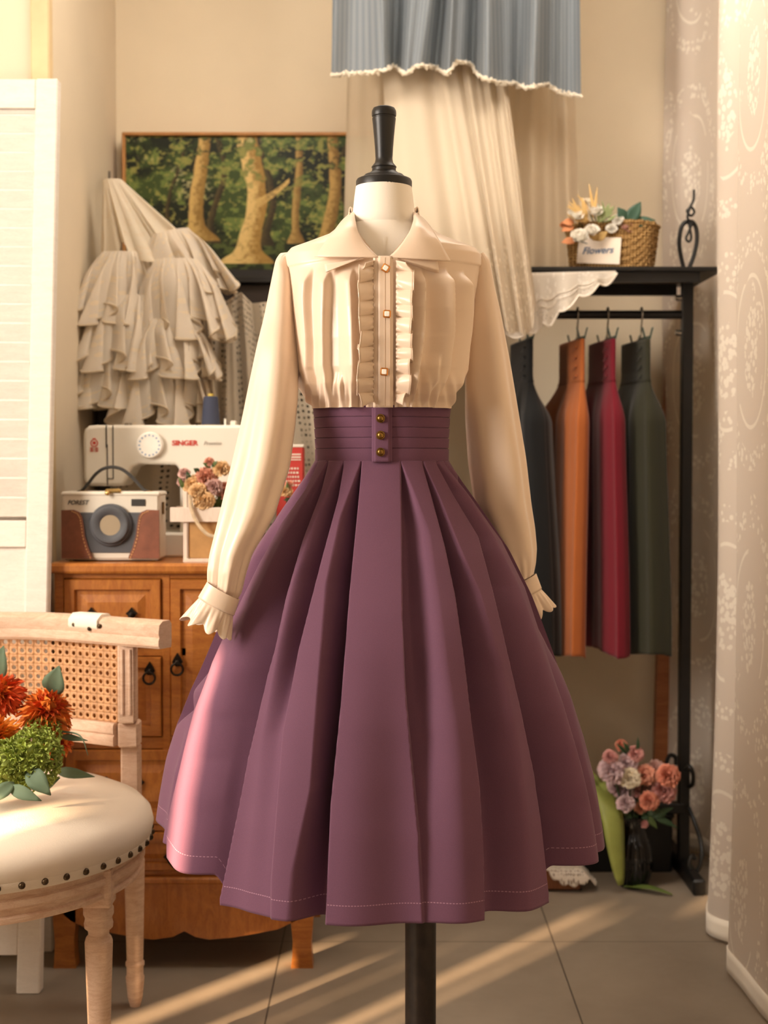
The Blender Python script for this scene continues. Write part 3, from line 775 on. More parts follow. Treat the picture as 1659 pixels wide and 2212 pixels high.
d = panel('drawer', 141, 649, 1797, 1879, M_hwh); bail(d, 365, 430, 1850)
# scalloped apron
ap = [(cx(113), cz(1904)), (cx(674), cz(1904)), (cx(674), cz(1950))]
for xx, yy in ((640, 1985), (600, 2004), (560, 2012), (500, 2022), (450, 2026), (420, 2020), (397, 2008), (373, 2020), (330, 2026), (290, 2022), (240, 2012), (190, 2004), (150, 1985), (113, 1950)): ap.append((cx(xx), cz(yy)))
MB().prism(ap, CY - .012, CY + .010).build('apron', M_hwh, cab)
MB().box(L_ - .004, R_ + .004, CY - .018, CY + .42, cz(1906), cz(1892), .004).build('moulding', M_hwh, cab)
def cleg(px0, px1, y_):
    pr = [(0, 1905), (0, 1990), (4, 2030), (3, 2060), (0, 2097)]
    poly = [(cx(px0 + a * .9), cz(b)) for a, b in pr] + [(cx(px1 - a), cz(b)) for a, b in pr[::-1]]
    zb = min(q[1] for q in poly)
    poly = [(a, (b - 0) if b > zb + .001 else 0.0) for a, b in poly]
    MB().prism(poly, y_, y_ + .045).build('leg', M_hw, cab)
for yy in (CY - .012, CY + .37): cleg(113, 162, yy); cleg(628, 676, yy)

# ---------- sewing machine ----------
M_white = m_plain('ivory_plastic', 'e3dccd', .28, .02, 5, .05, 200, .0003)
M_greypl = m_plain('grey_plastic', '8d8578', .4)  # plain grey plastic colour, used on no part
M_red = m_plain('red_ink', 'c23a2c', .5, .05); M_grey = m_plain('grey_ink', 'a79f93', .5, .05); M_ink = m_plain('black_ink', '2b2824', .5, .05)
M_steel = m_plain('steel', '9a948a', .25, .1, 20, .05, metal=.9)
SY = 3.56
def sx_(px): return P(px, 1000, SY)[0]
def sz_(py): return P(400, py, SY)[2]
mach = thing('sewing_machine', 'white sewing machine on the wooden cabinet, behind the camera shaped handbag', 'sewing machine', (sx_(370), SY + .07, CT))
def rr(x0, x1, z0, z1, r, n=7, which=(1, 1, 1, 1)):
    out = []
    for (cx_, cz_, a0, k) in ((x1 - r, z1 - r, 0, 0), (x0 + r, z1 - r, 90, 1), (x0 + r, z0 + r, 180, 2), (x1 - r, z0 + r, 270, 3)):
        if which[k]: out += [(cx_ + r * math.cos(math.radians(a0 + 90 * i / n)), cz_ + r * math.sin(math.radians(a0 + 90 * i / n))) for i in range(n + 1)]
        else: out.append((cx_ + (r if k in (0, 3) else -r), cz_ + (r if k in (0, 1) else -r)))
    return out
# body outline: arm, head and column round the opening
px0, px1 = 180, 568
out = [(sx_(a), sz_(b)) for a, b in [(195, 1050), (182, 1042), (180, 1030), (180, 940), (183, 927), (192, 920), (205, 918), (540, 918), (558, 921), (567, 932), (568, 950), (568, 1200), (388, 1200), (388, 1020), (386, 1010), (378, 1004), (300, 1003), (287, 1008), (280, 1020), (268, 1046), (262, 1050)]]
bdy = MB().prism(out, SY, SY + .13)
ob = bdy.build('body', M_white, mach, ang=35)
bv = ob.modifiers.new('bev', 'BEVEL'); bv.width = .008; bv.segments = 3; bv.limit_method = 'ANGLE'; bv.angle_limit = math.radians(40)
MB().box(sx_(182), sx_(568), SY - .02, SY + .15, CT, sz_(1150), .006).build('bed', M_white, mach)
gl = MB(); gl.box(sx_(229), sx_(231.5), SY - .0015, SY, sz_(967), sz_(919)); gl.box(sx_(231), sx_(233), SY - .0015, SY, sz_(1048), sz_(960)); gl.box(sx_(243.5), sx_(245.5), SY - .0015, SY, sz_(1034), sz_(919)); gl.box(sx_(233), sx_(245), SY - .0015, SY, sz_(1035), sz_(1033))
gl.build('seam', M_ink, mach)
dl = MB().lathe([(.033, .0), (.033, -.012), (.030, -.016), (.0005, -.016)], (sx_(325), SY, sz_(962)), 40, 'y').build('dial', m_plain('white_dial', 'f2ede2', .3), mach)
tk = MB()
for k in range(16):
    a = 2 * PI * k / 16; c = (sx_(325) + .025 * math.cos(a), SY - .0168, sz_(962) + .025 * math.sin(a)); tk.box(c[0] - .002, c[0] + .002, c[1], c[1] + .001, c[2] - .002, c[2] + .002)
tk.build('dial_marks', m_plain('pale_blue_ink', '8aa0b8', .5), dl)
MB().lathe([(.010, sz_(1052)), (.006, sz_(1075)), (.003, sz_(1090)), (.0015, sz_(1125))], (sx_(238), SY + .05, 0), 14).build('needle_bar', M_steel, mach)
MB().lathe([(.003, sz_(920)), (.003, sz_(903))], (sx_(481), SY + .06, 0), 10).build('spool_pin', M_white, mach)
MB().box(sx_(494), sx_(506), SY + .04, SY + .08, sz_(920), sz_(908), .002).build('bobbin_winder', M_white, mach)
MB().box(sx_(262), sx_(274), SY + .04, SY + .08, sz_(920), sz_(912), .002).build('thread_guide', M_steel, mach)
text('SINGER', .0175, (sx_(372), SY - .0012, sz_(962)), M_red, mach, bold=.0006, sx=1.1)
text('Promise', .0135, (sx_(440), SY - .0012, sz_(961)), M_grey, mach, shear=.25)
lg = MB(); c0 = (sx_(204), SY - .0008, sz_(957))
lg.tube([(c0[0] + .0085 * math.sin(a), c0[1], c0[2] + .0085 * math.cos(a)) for a in np.linspace(.5, 2 * PI - .5, 26)], .0012, 6)
lg.box(c0[0] - .0035, c0[0] + .0035, c0[1] - .001, c0[1] + .001, c0[2] - .003, c0[2] + .0035); lg.box(c0[0] - .004, c0[0] + .004, c0[1] - .001, c0[1] + .001, c0[2] + .0085, c0[2] + .012)
for k in range(2):
    q = c0[0] - .011 + k * .012; z_ = c0[2] - .021
    for a in (0, .004, .008): lg.box(q, q + .0095, c0[1] - .0006, c0[1] + .001, z_ + a, z_ + a + .0014)
    lg.box(q + .004, q + .0055, c0[1] - .0006, c0[1] + .001, z_ - .001, z_ + .0105)
lg.build('emblem', M_red, mach)

# thread cone
tc_ = thing('thread_cone', 'cone of navy blue sewing thread standing on the sewing machine', 'thread', (sx_(449), SY + .06, sz_(918)))
zb = sz_(918)
k = NT('navy_thread'); vv = k.coord(); wv = k.n('ShaderNodeTexWave', Vector=vv, Scale=260, _bands_direction='Z', Distortion=.6)
M_nav = k.fin(k.bsdf(k.mix(wv.outputs['Fac'], lin('2d3144'), lin('3c4258')), .7, wv.outputs['Fac'], .5, .001).outputs[0])
hc = zb + .074
SC = 1 / 862.
MB().lathe([(.022 * 1.05, zb + .002), (.0235, zb + .004), (.0185, hc - .004), (.016, hc)], (sx_(449.5), SY + .06, 0), 36).build('thread', M_nav, tc_)
MB().lathe([(.021, zb), (.021, zb + .003), (.008, zb + .01), (.0075, hc + .004), (.006, hc + .007)], (sx_(449.5), SY + .06, 0), 24).build('cone', m_plain('yellow_plastic', 'b39a3c', .5), tc_)

# ---------- camera shaped handbag ----------
BY = 3.40
def hx(px): return P(px, 1100, BY)[0]
def hz(py): return P(250, py, BY)[2]
bag = thing('handbag', 'handbag shaped like a retro camera with brown leather sides, on the cabinet', 'handbag', (hx(244), BY + .05, CT))
M_cream = m_plain('cream_leatherette', 'd8cfbf', .5, .03, 10, .2, 300, .0004)
M_char = m_plain('charcoal_leather', '4b4c50', .6, .12, 30, .35, 300, .0006)
M_brown = m_plain('brown_leather', '7b4a36', .45, .25, 25, .35, 200, .0006)
M_stit = m_plain('tan_stitching', 'd9a86a', .6)
zb0 = CT + .003
MB().box(hx(134), hx(345), BY, BY + .10, zb0, hz(1066), .006).build('body', M_cream, bag)
MB().box(hx(132), hx(347), BY - .003, BY + .103, hz(1072), hz(1062), .004).build('lid', M_cream, bag)
gm = MB().box(hx(135), hx(344), BY - .003, BY, hz(1194), hz(1107), .001); gm.build('front_panel', M_char, bag)
def sidepoly(m=1):
    pts = [(133.5, 1206), (133.5, 1102), (160, 1101), (172, 1106), (178, 1116), (181, 1135), (184, 1158), (191, 1182), (199, 1200), (200, 1206)]
    if m == -1: pts = [(478 - a, b) for a, b in pts]
    return [(hx(a), hz(b)) for a, b in pts]
for m_ in (1, -1):
    pl_ = sidepoly(m_)
    zz_ = [(a, max(b, zb0)) for a, b in pl_]
    sp_ = MB().prism(zz_, BY - .008, BY - .001).build('side_panel', M_brown, bag, ang=30, label='brown leather side panel')
    e = [(q[0] - .004 * m_, BY - .0088, q[1] - .0035) for q in zz_[2:]]
    T = np.linspace(0, 1, 46); ee = np.array(e); tt_ = np.linspace(0, 1, len(e)); st = MB()
    for i in range(0, 45, 2):
        a = [np.interp(T[i], tt_, ee[:, k]) for k in range(3)]; b = [np.interp(T[i + 1], tt_, ee[:, k]) for k in range(3)]; st.tube([a, b], .0011, 6)
    st.build('stitching', M_stit, sp_)
LC = (hx(240), BY - .004, hz(1134))
MB().lathe([(.051, 0), (.051, -.004), (.0485, -.008), (.045, -.0085), (.0445, -.013), (.042, -.016), (.036, -.0165), (.026, -.012), (.0245, -.011)], LC, 56, 'y', cap=False).build('lens_ring', M_char, bag, label='dark round lens ring')
MB().lathe([(.0252, -.0095), (.0252, -.0105), (.0001, -.0106)], LC, 40, 'y').build('lens', m_plain('bronze_mirror', 'b8a88e', .25, .05, metal=.3), bag, label='small round mirror')
vf = MB().box(hx(284), hx(314), BY - .003, BY + .002, hz(1093), hz(1078), .001).build('viewfinder', M_ink, bag)
text('FOREST', .0150, (hx(146), BY - .0012, hz(1090)), M_ink, bag, shear=.3, bold=.0002, sx=.95)
hd = [(167, 1064), (176, 1061), (190, 1046), (205, 1025), (222, 1012), (242, 1008), (262, 1012), (280, 1025), (296, 1042), (310, 1058), (322, 1063)]
hp = smooth1(np.array([P(np.interp(q, range(11), [a for a, b in hd]), np.interp(q, range(11), [b for a, b in hd]), BY + .05) for q in np.linspace(0, 10, 50)]), 3)
MB().tube(hp, .0034, 8, flat=1.2).build('handle', M_ink, bag)
cl = MB().box(hx(228), hx(262), BY - .008, BY + .012, hz(1065), hz(1056), .003); cl.ball((hx(234), BY - .011, hz(1065)), .006, 12)
cl.build('clasp', m_plain('pale_gold', 'd8b878', .25, .05, metal=.9), bag)
fb = MB()
for xx in (172, 316): fb.box(hx(xx) - .008, hx(xx) + .008, BY + .04, BY + .06, hz(1065), hz(1061), .001)
fb.build('handle_loops', m_plain('old_gold', 'b08a4a', .3, metal=.9), bag)
sd_ = MB().box(hx(346), hx(349), BY + .03, BY + .05, hz(1112), hz(1085), .001); sd_.build('strap_ring', M_brass, bag)
ft = MB()
for xx in (150, 330):
    for yy in (.015, .085): ft.box(hx(xx) - .004, hx(xx) + .004, BY + yy - .004, BY + yy + .004, CT, zb0 + .001)
ft.build('feet', M_brass, bag)

# ---------- flower crate ----------
KY = 3.38
def kx(px): return P(px, 1150, KY)[0]
def kz(py): return P(430, py, KY)[2]
M_pale = m_wood('pale_washed_wood', 'ddcab8', 'ead9c8', .7, (6, 1, 1), 3, .3)
cr = thing('flower_crate', 'small whitewashed wooden crate with a rope handle beside the camera shaped handbag', 'crate', (kx(430), KY + .04, CT))
m = MB(); m.box(kx(369), kx(500), KY - .012, KY - .002, kz(1127), kz(1096), .001); m.box(kx(369), kx(500), KY + .085, KY + .095, kz(1127), kz(1096), .001)
m.box(kx(396), kx(500), KY - .008, KY + .09, CT, CT + .008, .001)
m.build('boards', M_pale, cr)
for xx in (396, 492):
    for yy in (-.002, .075): MB().box(kx(xx), kx(xx + 9), KY + yy, KY + yy + .01, CT, kz(1062), .001).build('post', M_pale, cr)
MB().box(kx(406), kx(490), KY + .004, KY + .08, CT + .008, kz(1105), .003).build('liner', m_plain('kraft_liner', 'b98d57', .8, .12, 30, .4, 200, .0006), cr, label='tan kraft liner')
rp = [P(a, b, KY - .016 + c) for a, b, c in ((410, 1070, 0), (412, 1095, -.004), (420, 1120, -.008), (434, 1142, -.01), (450, 1156, -.01), (465, 1160, -.01), (482, 1148, -.008), (492, 1120, -.004), (494, 1090, 0))]
M_rope = m_plain('cotton_rope', 'c9b291', .9, .15, 80, .6, 300, .001)
MB().tube(smooth1(np.array([[np.interp(q, range(9), [p[k] for p in rp]) for k in range(3)] for q in np.linspace(0, 8, 40)]), 2), .0042, 8).build('rope_handle', M_rope, cr)
M_leaf = m_plain('leaf_green', '4d5f2c', .6, .3, 30, .2, 60, .001); M_leafd = m_plain('deep_leaf_green', '2c4526', .55, .3, 30, .2, 60, .001)
M_apri = m_plain('apricot_petals', 'ecb878', .8, .12, 25, .1, sub=0) if False else m_plain('apricot_petals', 'f0cb98', .8, .14, 25)
M_peach = m_plain('peach_petals', 'eaa98e', .8, .14, 25); M_pink = m_plain('pink_petals', 'e2b9ae', .8, .14, 25); M_crm = m_plain('cream_petals', 'efe0c6', .8, .08, 25)
def arrangement(name, label, Y, base, fl, lv, stemz=None, group=None, stemmat=None):
    """one bunch: flower heads, leaves and stems"""
    t = thing(name, label, 'flowers', base)
    st = MB()
    for (px_, py_, r_, mat_, kw) in fl:
        dy = kw.pop('dy', 0) if kw else 0
        c = P(px_, py_, Y + dy); R_m = 1.2 * r_ * (Y + dy) / F
        mb_ = MB(); u_ = kw.pop('up', (.0, -.75, .6)) if kw else (0, -.75, .6)
        petals(mb_, c, R_m, u_, seed=int(px_ * 7 + py_), **(kw or {}))
        mb_.ball(tuple(Vector(c) + Vector(u_).normalized() * R_m * .28), R_m * .30, 10)
        mb_.build('flower_head', mat_, t, ang=180)
        st.tube([tuple(Vector(c) + Vector((0, .004, -.002))), tuple((Vector(c) + Vector(base)) / 2 + Vector((0, .015, .01))), base], .0016, 5)
    lm = {}
    for (a, b, w_, mat_, *r_) in lv:
        dy = r_[0] if r_ else 0
        m_ = MB(); leaf(m_, P(a[0], a[1], Y + dy), P(b[0], b[1], Y + dy - .01), w_ * Y / F, sag=.08); m_.build('leaf', mat_, t, ang=60, solid=.0006)
    st.build('stems', stemmat or M_leafd, t)
    return t
CARN = dict(layers=7, n=12, frill=.2, width=.62, e0=0, e1=84)
K = lambda **k: dict(CARN, **k)
arrangement('carnation_bunch', 'apricot and peach carnations filling the small whitewashed crate', KY + .03, (kx(440), KY + .04, kz(1110)),
    [(418, 1046, 21, M_apri, K()), (442, 1080, 22, M_apri, K(dy=-.03)), (445, 1030, 22, M_peach, K()), (478, 1012, 17, M_apri, K()), (462, 1050, 17, M_pink, K(dy=-.02)), (486, 1060, 20, M_peach, K()),
     (398, 1022, 12, M_pink, K()), (452, 997, 10, M_peach, K()), (392, 1040, 9, M_pink, K()), (428, 1060, 18, M_apri, K(dy=-.03))],
    [((430, 1020), (418, 1012), 6, M_leafd), ((455, 1010), (438, 1000), 5, M_leaf), ((458, 1008), (470, 996), 5, M_leaf), ((470, 1100), (455, 1070), 9, M_leafd), ((465, 1100), (488, 1078), 9, M_leafd), ((470, 1105), (478, 1065), 8, M_leaf), ((410, 1040), (404, 1018), 6, M_leafd), ((400, 1060), (385, 1030), 5, M_leaf), ((445, 1100), (430, 1068), 8, M_leafd), ((455, 1102), (500, 1095), 9, M_leaf)])
# ball of cream flowers behind the bag
# ---------- red tin ----------
RY = 3.50
def tx(px): return P(px, 1050, RY)[0]
def tz(py): return P(630, py, RY)[2]
tin = thing('red_box', 'red printed box with cream lettering between the blouse sleeve and the waistband', 'box', (tx(628), RY + .04, CT))
M_rb = m_plain('red_card', 'b5322a', .55, .1)
MB().box(tx(597), tx(655), RY, RY + .07, CT, tz(966), .002).build('carton', M_rb, tin)
MB().box(tx(596), tx(656), RY - .001, RY + .071, tz(966), tz(960), .001).build('lid', M_cream, tin)
pr_ = MB()
for a, b in ((983, 980), (989, 986), (994, 992)): pr_.box(tx(602), tx(650), RY - .0012, RY, tz(a), tz(b))
r_ = random.Random(2)
for k in range(5):
    xx = 603 + r_.uniform(0, 2)
    while xx < 646:
        w_ = r_.uniform(2, 5); pr_.box(tx(xx), tx(xx + w_), RY - .0012, RY, tz(1010 + k * 9 + 4), tz(1010 + k * 9)); xx += w_ + 2.5
pr_.build('print', M_cream, tin)
arrangement('peach_flower_bunch', 'small peach flowers behind the skirt waist, below the red box', 3.42, (P(625, 1150, 3.45)[0], 3.45, CT),
    [(617, 1060, 13, M_apri, K()), (625, 1046, 8, M_peach, K()), (640, 1080, 14, M_apri, K())], [((622, 1070), (620, 1038), 4, M_leaf), ((630, 1080), (612, 1080), 5, M_leafd)])

# ---------- louvred screen ----------
M_scr = m_wood('white_painted_wood', 'dcd2c6', 'e6ddd1', .6, (1, 1, 6), 2, .3, 0, 'cdbfae')
scr = thing('folding_screen', 'white louvred folding screen standing left of the wooden cabinet', 'screen', (P(40, 1900, 3.3)[0], 3.3, 0))
Q = 3.19
def qx(px): return P(px, 1000, Q)[0]
def qz(py): return P(60, py, Q)[2]
xr, xl = qx(80), qx(29); xL = -1.52
zt_ = P(100, 180, 3.47)[2]
M_ = MB(); M_.box(xl, xr, Q - .018, Q + .018, 0, zt_, .003); M_.box(xL - .045, xL, Q - .018, Q + .018, 0, zt_, .003)
M_.box(xL, xl, Q - .016, Q + .016, zt_ - .072, zt_ - .001, .002)
M_.box(xL, xl, Q - .016, Q + .016, P(60, 1182, 3.3)[2], P(60, 1125, 3.3)[2], .002)
M_.box(xL, xl, Q - .016, Q + .016, qz(2062), qz(1985), .002)
M_.box(xL, xl, Q - .006, Q + .006, qz(1990), P(60, 1180, 3.3)[2])
M_.v = [(a, b + c * .12, c) for a, b, c in M_.v]; fr_ = M_.build('frame', M_scr, scr, ang=30)
lv = MB(); z_ = P(60, 1125, 3.3)[2] + .012; step = .0455
while z_ < zt_ - .078:
    Mx = Matrix.Translation(((xL + xl) / 2, Q, z_ + .02)) @ Matrix.Rotation(math.radians(24), 4, 'X')
    lv.box(-(xl - xL) / 2, (xl - xL) / 2, -.004, .004, -.0255, .0255, .002, Mx); z_ += step
lv.v = [(a, b + c * .12, c) for a, b, c in lv.v]; lv.build('louvres', M_scr, scr)
# second leaf of the screen, folded back
S2 = MB(); Mx = Matrix.Translation((P(110, 2050, 3.43)[0], 3.465, 0)) @ Matrix.Rotation(math.radians(180), 4, 'Z')
S2.box(0, .045, -.018, .018, 0, zt_ - .12, .003, Mx); S2.box(.36, .405, -.018, .018, 0, zt_ - .12, .003, Mx); S2.box(.045, .36, -.008, .008, .14, zt_ - .02, .003, Mx)
S2.build('rear_leaf', M_scr, scr, ang=30)
# ---------- open-work patterns ----------
def vor(k, uv, sc, rnd=1.0, out='Distance', feat='F1'):
    return k.n('ShaderNodeTexVoronoi', Vector=uv, Scale=sc, Randomness=rnd, _feature=feat).outputs[out]
def crochet_holes(k, uv):
    big = k.math('LESS_THAN', vor(k, uv, 60, .25), .26)
    zone = k.math('GREATER_THAN', k.math('SINE', k.math('MULTIPLY', k.n('ShaderNodeSeparateXYZ', Vector=uv).outputs[0], 62.0)), .55)
    zone2 = k.math('GREATER_THAN', k.noise(uv, 6.5, 1), .585)
    z = k.math('MAXIMUM', zone, zone2)
    return k.math('SUBTRACT', 1.0, k.math('MULTIPLY', big, z))
def scallop_holes(k, uv):
    big = k.math('LESS_THAN', vor(k, uv, 130, .6), .22)
    sp = k.n('ShaderNodeSeparateXYZ', Vector=uv)
    return k.math('SUBTRACT', 1.0, k.math('MULTIPLY', k.math('MULTIPLY', big, k.math('LESS_THAN', sp.outputs[1], .055)), .85))
def floral(k, uv):
    sp = k.n('ShaderNodeSeparateXYZ', Vector=uv); U, V = sp.outputs[0], sp.outputs[1]
    blob = k.math('LESS_THAN', vor(k, uv, 62, .95), .42)
    def cell(offu, offv, pu, pv):
        cu = k.math('SUBTRACT', k.math('FRACT', k.math('DIVIDE', k.math('ADD', U, offu), pu)), .5)
        cv = k.math('SUBTRACT', k.math('FRACT', k.math('DIVIDE', k.math('ADD', V, offv), pv)), .5)
        return k.math('MULTIPLY', cu, pu), k.math('MULTIPLY', cv, pv)
    def rad(cu, cv, a, b):
        return k.math('SQRT', k.math('ADD', k.math('POWER', k.math('DIVIDE', cu, a), 2.0), k.math('POWER', k.math('DIVIDE', cv, b), 2.0)))
    cu, cv = cell(.05, .1, .42, .62)
    cu = k.math('ABSOLUTE', cu); cv_ = k.math('ABSOLUTE', cv)
    r = rad(cu, cv_, .105, .17)
    ring = k.math('MULTIPLY', k.math('LESS_THAN', k.math('ABSOLUTE', k.math('SUBTRACT', r, 1.0)), .028), k.math('GREATER_THAN', k.noise(uv, 5, 1), .47))
    gar = k.math('MULTIPLY', k.math('LESS_THAN', k.math('ABSOLUTE', k.math('SUBTRACT', r, 1.45)), .13), blob)
    ins = k.math('MULTIPLY', k.math('LESS_THAN', rad(cu, cv_, .045, .10), k.math('ADD', .7, k.math('MULTIPLY', k.noise(uv, 40, 2), .6))), k.math('LESS_THAN', vor(k, uv, 62, .95), .5))
    spr = k.math('MULTIPLY', k.math('GREATER_THAN', k.noise(uv, 7.5, 2), .60), blob)
    o = k.math('MAXIMUM', k.math('MAXIMUM', ring, gar), k.math('MAXIMUM', ins, spr))
    return o
def speckle(k, uv):
    return k.math('MULTIPLY', k.math('LESS_THAN', vor(k, uv, 55, 1), .38), k.math('GREATER_THAN', k.noise(uv, 14, 1), .47))

def catmull(pts, n):
    p = np.array(pts, float); m = len(p); T = np.linspace(0, m - 1, n); out = []
    for t in T:
        i = min(int(t), m - 2); f = t - i
        a, b, c, d = p[max(i - 1, 0)], p[i], p[i + 1], p[min(i + 2, m - 1)]
        out.append(.5 * ((2 * b) + (c - a) * f + (2 * a - 5 * b + 4 * c - d) * f * f + (3 * b - a - 3 * c + d) * f ** 3))
    return np.array(out)
def arc(p):
    return np.concatenate([[0], np.cumsum(np.linalg.norm(np.diff(p[:, :2], axis=0), axis=1))])

# ---------- embroidered curtain along the right wall ----------
M_cur = m_sheer('embroidered_voile', 'e2d6c8', .92, .35, floral, 'f2eadc')
path = [(.862, 4.44), (.885, 4.40), (.905, 4.35), (.96, 4.30), (.985, 4.20), (.985, 4.08), (.965, 3.98), (.975, 3.88), (.935, 3.80), (.865, 3.70), (.828, 3.60), (.822, 3.545), (.85, 3.50), (.91, 3.46), (.925, 3.42), (.88, 3.38), (.825, 3.345), (.806, 3.31),
        (.808, 3.24), (.812, 3.16), (.814, 3.08), (.818, 3.0), (.83, 2.95), (.88, 2.9), (.87, 2.82), (.82, 2.76), (.83, 2.68), (.87, 2.62), (.84, 2.54), (.82, 2.45)]
cp = catmull(path, 420); ul = arc(cp)
zc = np.linspace(.012, 2.93, 60)
G = np.zeros((420, 60, 3))
for j, z in enumerate(zc):
    f = z / 2.93
    sway = .010 * math.sin(z * 2.2) 
    G[:, j, 0] = cp[:, 0] + sway + .045 * f * sm((3.9 - cp[:, 1]) * 1) * 0 + (cp[:, 0] - .9) * (-.35 * f)
    G[:, j, 1] = cp[:, 1] + .012 * np.sin(ul * 9 + z * 2)
    G[:, j, 2] = z
# the far edge leans towards the wall pole
cur = thing('lace_curtain', 'sheer curtain with white floral embroidery hanging down the right wall', 'curtain', (.9, 3.5, 2.93))
uvg = np.stack(np.broadcast_arrays(ul[:, None], zc[None]), -1)
MB().grid(G, uv=uvg).build('voile', M_cur, cur, ang=180)
Gh = G[:, :2].copy(); 
zs_ = np.linspace(.010, .062, 4)
Gh = np.stack([np.stack([G[:, 0, 0], G[:, 0, 1], np.full(420, z)], -1) for z in zs_], 1)
MB().grid(Gh).build('hem', m_fabric('white_hem', 'e6dccb', .8, 700), cur, ang=180, solid=.004)

# ---------- sheer panels before the back wall ----------
M_voile = m_sheer('plain_voile', 'd8c6aa', .80, .3)
def speckle_low(k, uv):
    return k.math('MULTIPLY', speckle(k, uv), k.math('LESS_THAN', k.n('ShaderNodeSeparateXYZ', Vector=uv).outputs[1], .26))
M_voile2 = m_sheer('soft_voile', 'd9c9b0', .88, .3, speckle_low, 'e2d5bf', holes=scallop_holes)
def drape(name, label, par_lab, top, bot, Yf, mat, ny=70, nx=220, uvh=True, group=None, amp=.022, nf=9, ph=0, conv=0, cat='curtain', solid=0, ang=180, part=None, parent=None):
    """top, bot: photo polylines (same number of points) -> hanging cloth with folds"""
    top = np.array(top, float); bot = np.array(bot, float); T = np.linspace(0, 1, nx)
    tx_ = np.interp(T, np.linspace(0, 1, len(top)), top[:, 0]); ty_ = np.interp(T, np.linspace(0, 1, len(top)), top[:, 1])
    bx_ = np.interp(T, np.linspace(0, 1, len(bot)), bot[:, 0]); by_ = np.interp(T, np.linspace(0, 1, len(bot)), bot[:, 1])
    G = np.zeros((nx, ny, 3)); 
    for j, q in enumerate(np.linspace(0, 1, ny)):
        fold = amp * (np.sin(T * nf * 2 * PI + ph + .6 * q) + .5 * np.sin(T * nf * 3.7 * PI + 1 + q)) * (.6 + .4 * q)
        Y = Yf(T, q) + fold
        G[:, j] = PA(tx_ * (1 - q) + bx_ * q, ty_ * (1 - q) + by_ * q, Y)
    L = np.linalg.norm(G[:, 0] - G[:, -1], axis=1).mean(); W = np.linalg.norm(np.diff(G[:, ny // 2], axis=0), axis=1).sum()
    uvg = np.stack(np.broadcast_arrays(T[:, None] * W, (1 - np.linspace(0, 1, ny))[None] * L), -1)
    if parent is None:
        t = thing(name, label, cat, tuple(G[nx // 2, 0]), group)
    else: t = parent
    o = MB().grid(G, uv=uvg).build(part or 'cloth', mat, t, ang=ang, solid=solid)
    return t, G, o
RB = 4.20
t, G, o = drape('sheer_curtain', 'straight beige sheer curtain hanging before the back wall, behind the flower basket', None,
    [(760, -240), (860, -240), (960, -240), (1060, -240), (1160, -240), (1225, -240)], [(738, 700), (850, 700), (950, 700), (1060, 640), (1170, 620), (1256, 590)], lambda T, q: 4.26 + 0 * T, M_voile, amp=.020, nf=6)
t, G, o = drape('sheer_curtain', 'beige curtain panel swept across in front of the straight sheer, with a lace hem', None,
    [(800, -240), (880, -240), (950, -240), (1010, -240), (1040, -240)], [(860, 690), (960, 700), (1040, 705), (1085, 700), (1100, 722), (1120, 716), (1135, 726), (1152, 708), (1157, 650)],
    lambda T, q: 4.17 - .30 * sm((q - .35) / .45) + 0 * T, M_voile2, amp=.016, nf=5, ph=1.0)
# curve the right edge of the swept panel: it falls straight, then swings out
o.modifiers.clear()
# blue striped valance
k = NT('blue_stripe_cotton'); uv = k.n('ShaderNodeTexCoord').outputs['UV']; sp = k.n('ShaderNodeSeparateXYZ', Vector=uv)
s1 = k.math('GREATER_THAN', k.math('SINE', k.math('MULTIPLY', sp.outputs[0], 2 * PI / .019)), .1)
s2 = k.math('GREATER_THAN', k.math('SINE', k.math('MULTIPLY', sp.outputs[0], 2 * PI / .0048)), .55)
cc = k.mix(k.math('MULTIPLY', s1, .55), lin('858a8d'), lin('646e78')); cc = k.mix(k.math('MULTIPLY', s2, .45), cc, lin('5a636c'))
d_ = k.bsdf(cc, .85, k.noise(uv, 400, 2), .3, .0006); tr_ = k.n('ShaderNodeBsdfTranslucent', Color=cc)
M_blue = k.fin(k.n('ShaderNodeMixShader', i0=.2, i1=d_.outputs[0], i2=tr_.outputs[0]).outputs[0])
val, G, o = drape('striped_valance', 'blue grey striped valance with a frayed white hem above the sheer curtains', None,
    [(722, -250), (840, -250), (960, -250), (1000, -250), (1060, -250), (1160, -250), (1250, -250)],
    [(716, 160), (760, 158), (828, 152), (850, 140), (876, 158), (900, 140), (938, 142), (966, 158), (985, 132), (1015, 135), (1042, 168), (1085, 178), (1110, 178), (1140, 188), (1180, 180), (1215, 200), (1255, 206)],
    lambda T, q: 4.05 + 0 * T, M_blue, amp=.048, nf=5.5, ph=.5, nx=320)
fr_ = MB()
for k_ in range(3): fr_.tube([tuple(np.array(p) + np.array((rng.normal() * .003, rng.normal() * .003, rng.normal() * .003 - .002))) for p in G[:, -1]], .0034, 5)
fr_.build('frayed_hem', m_fabric('white_fringe', 'd9cdb8', .95, 600), val)
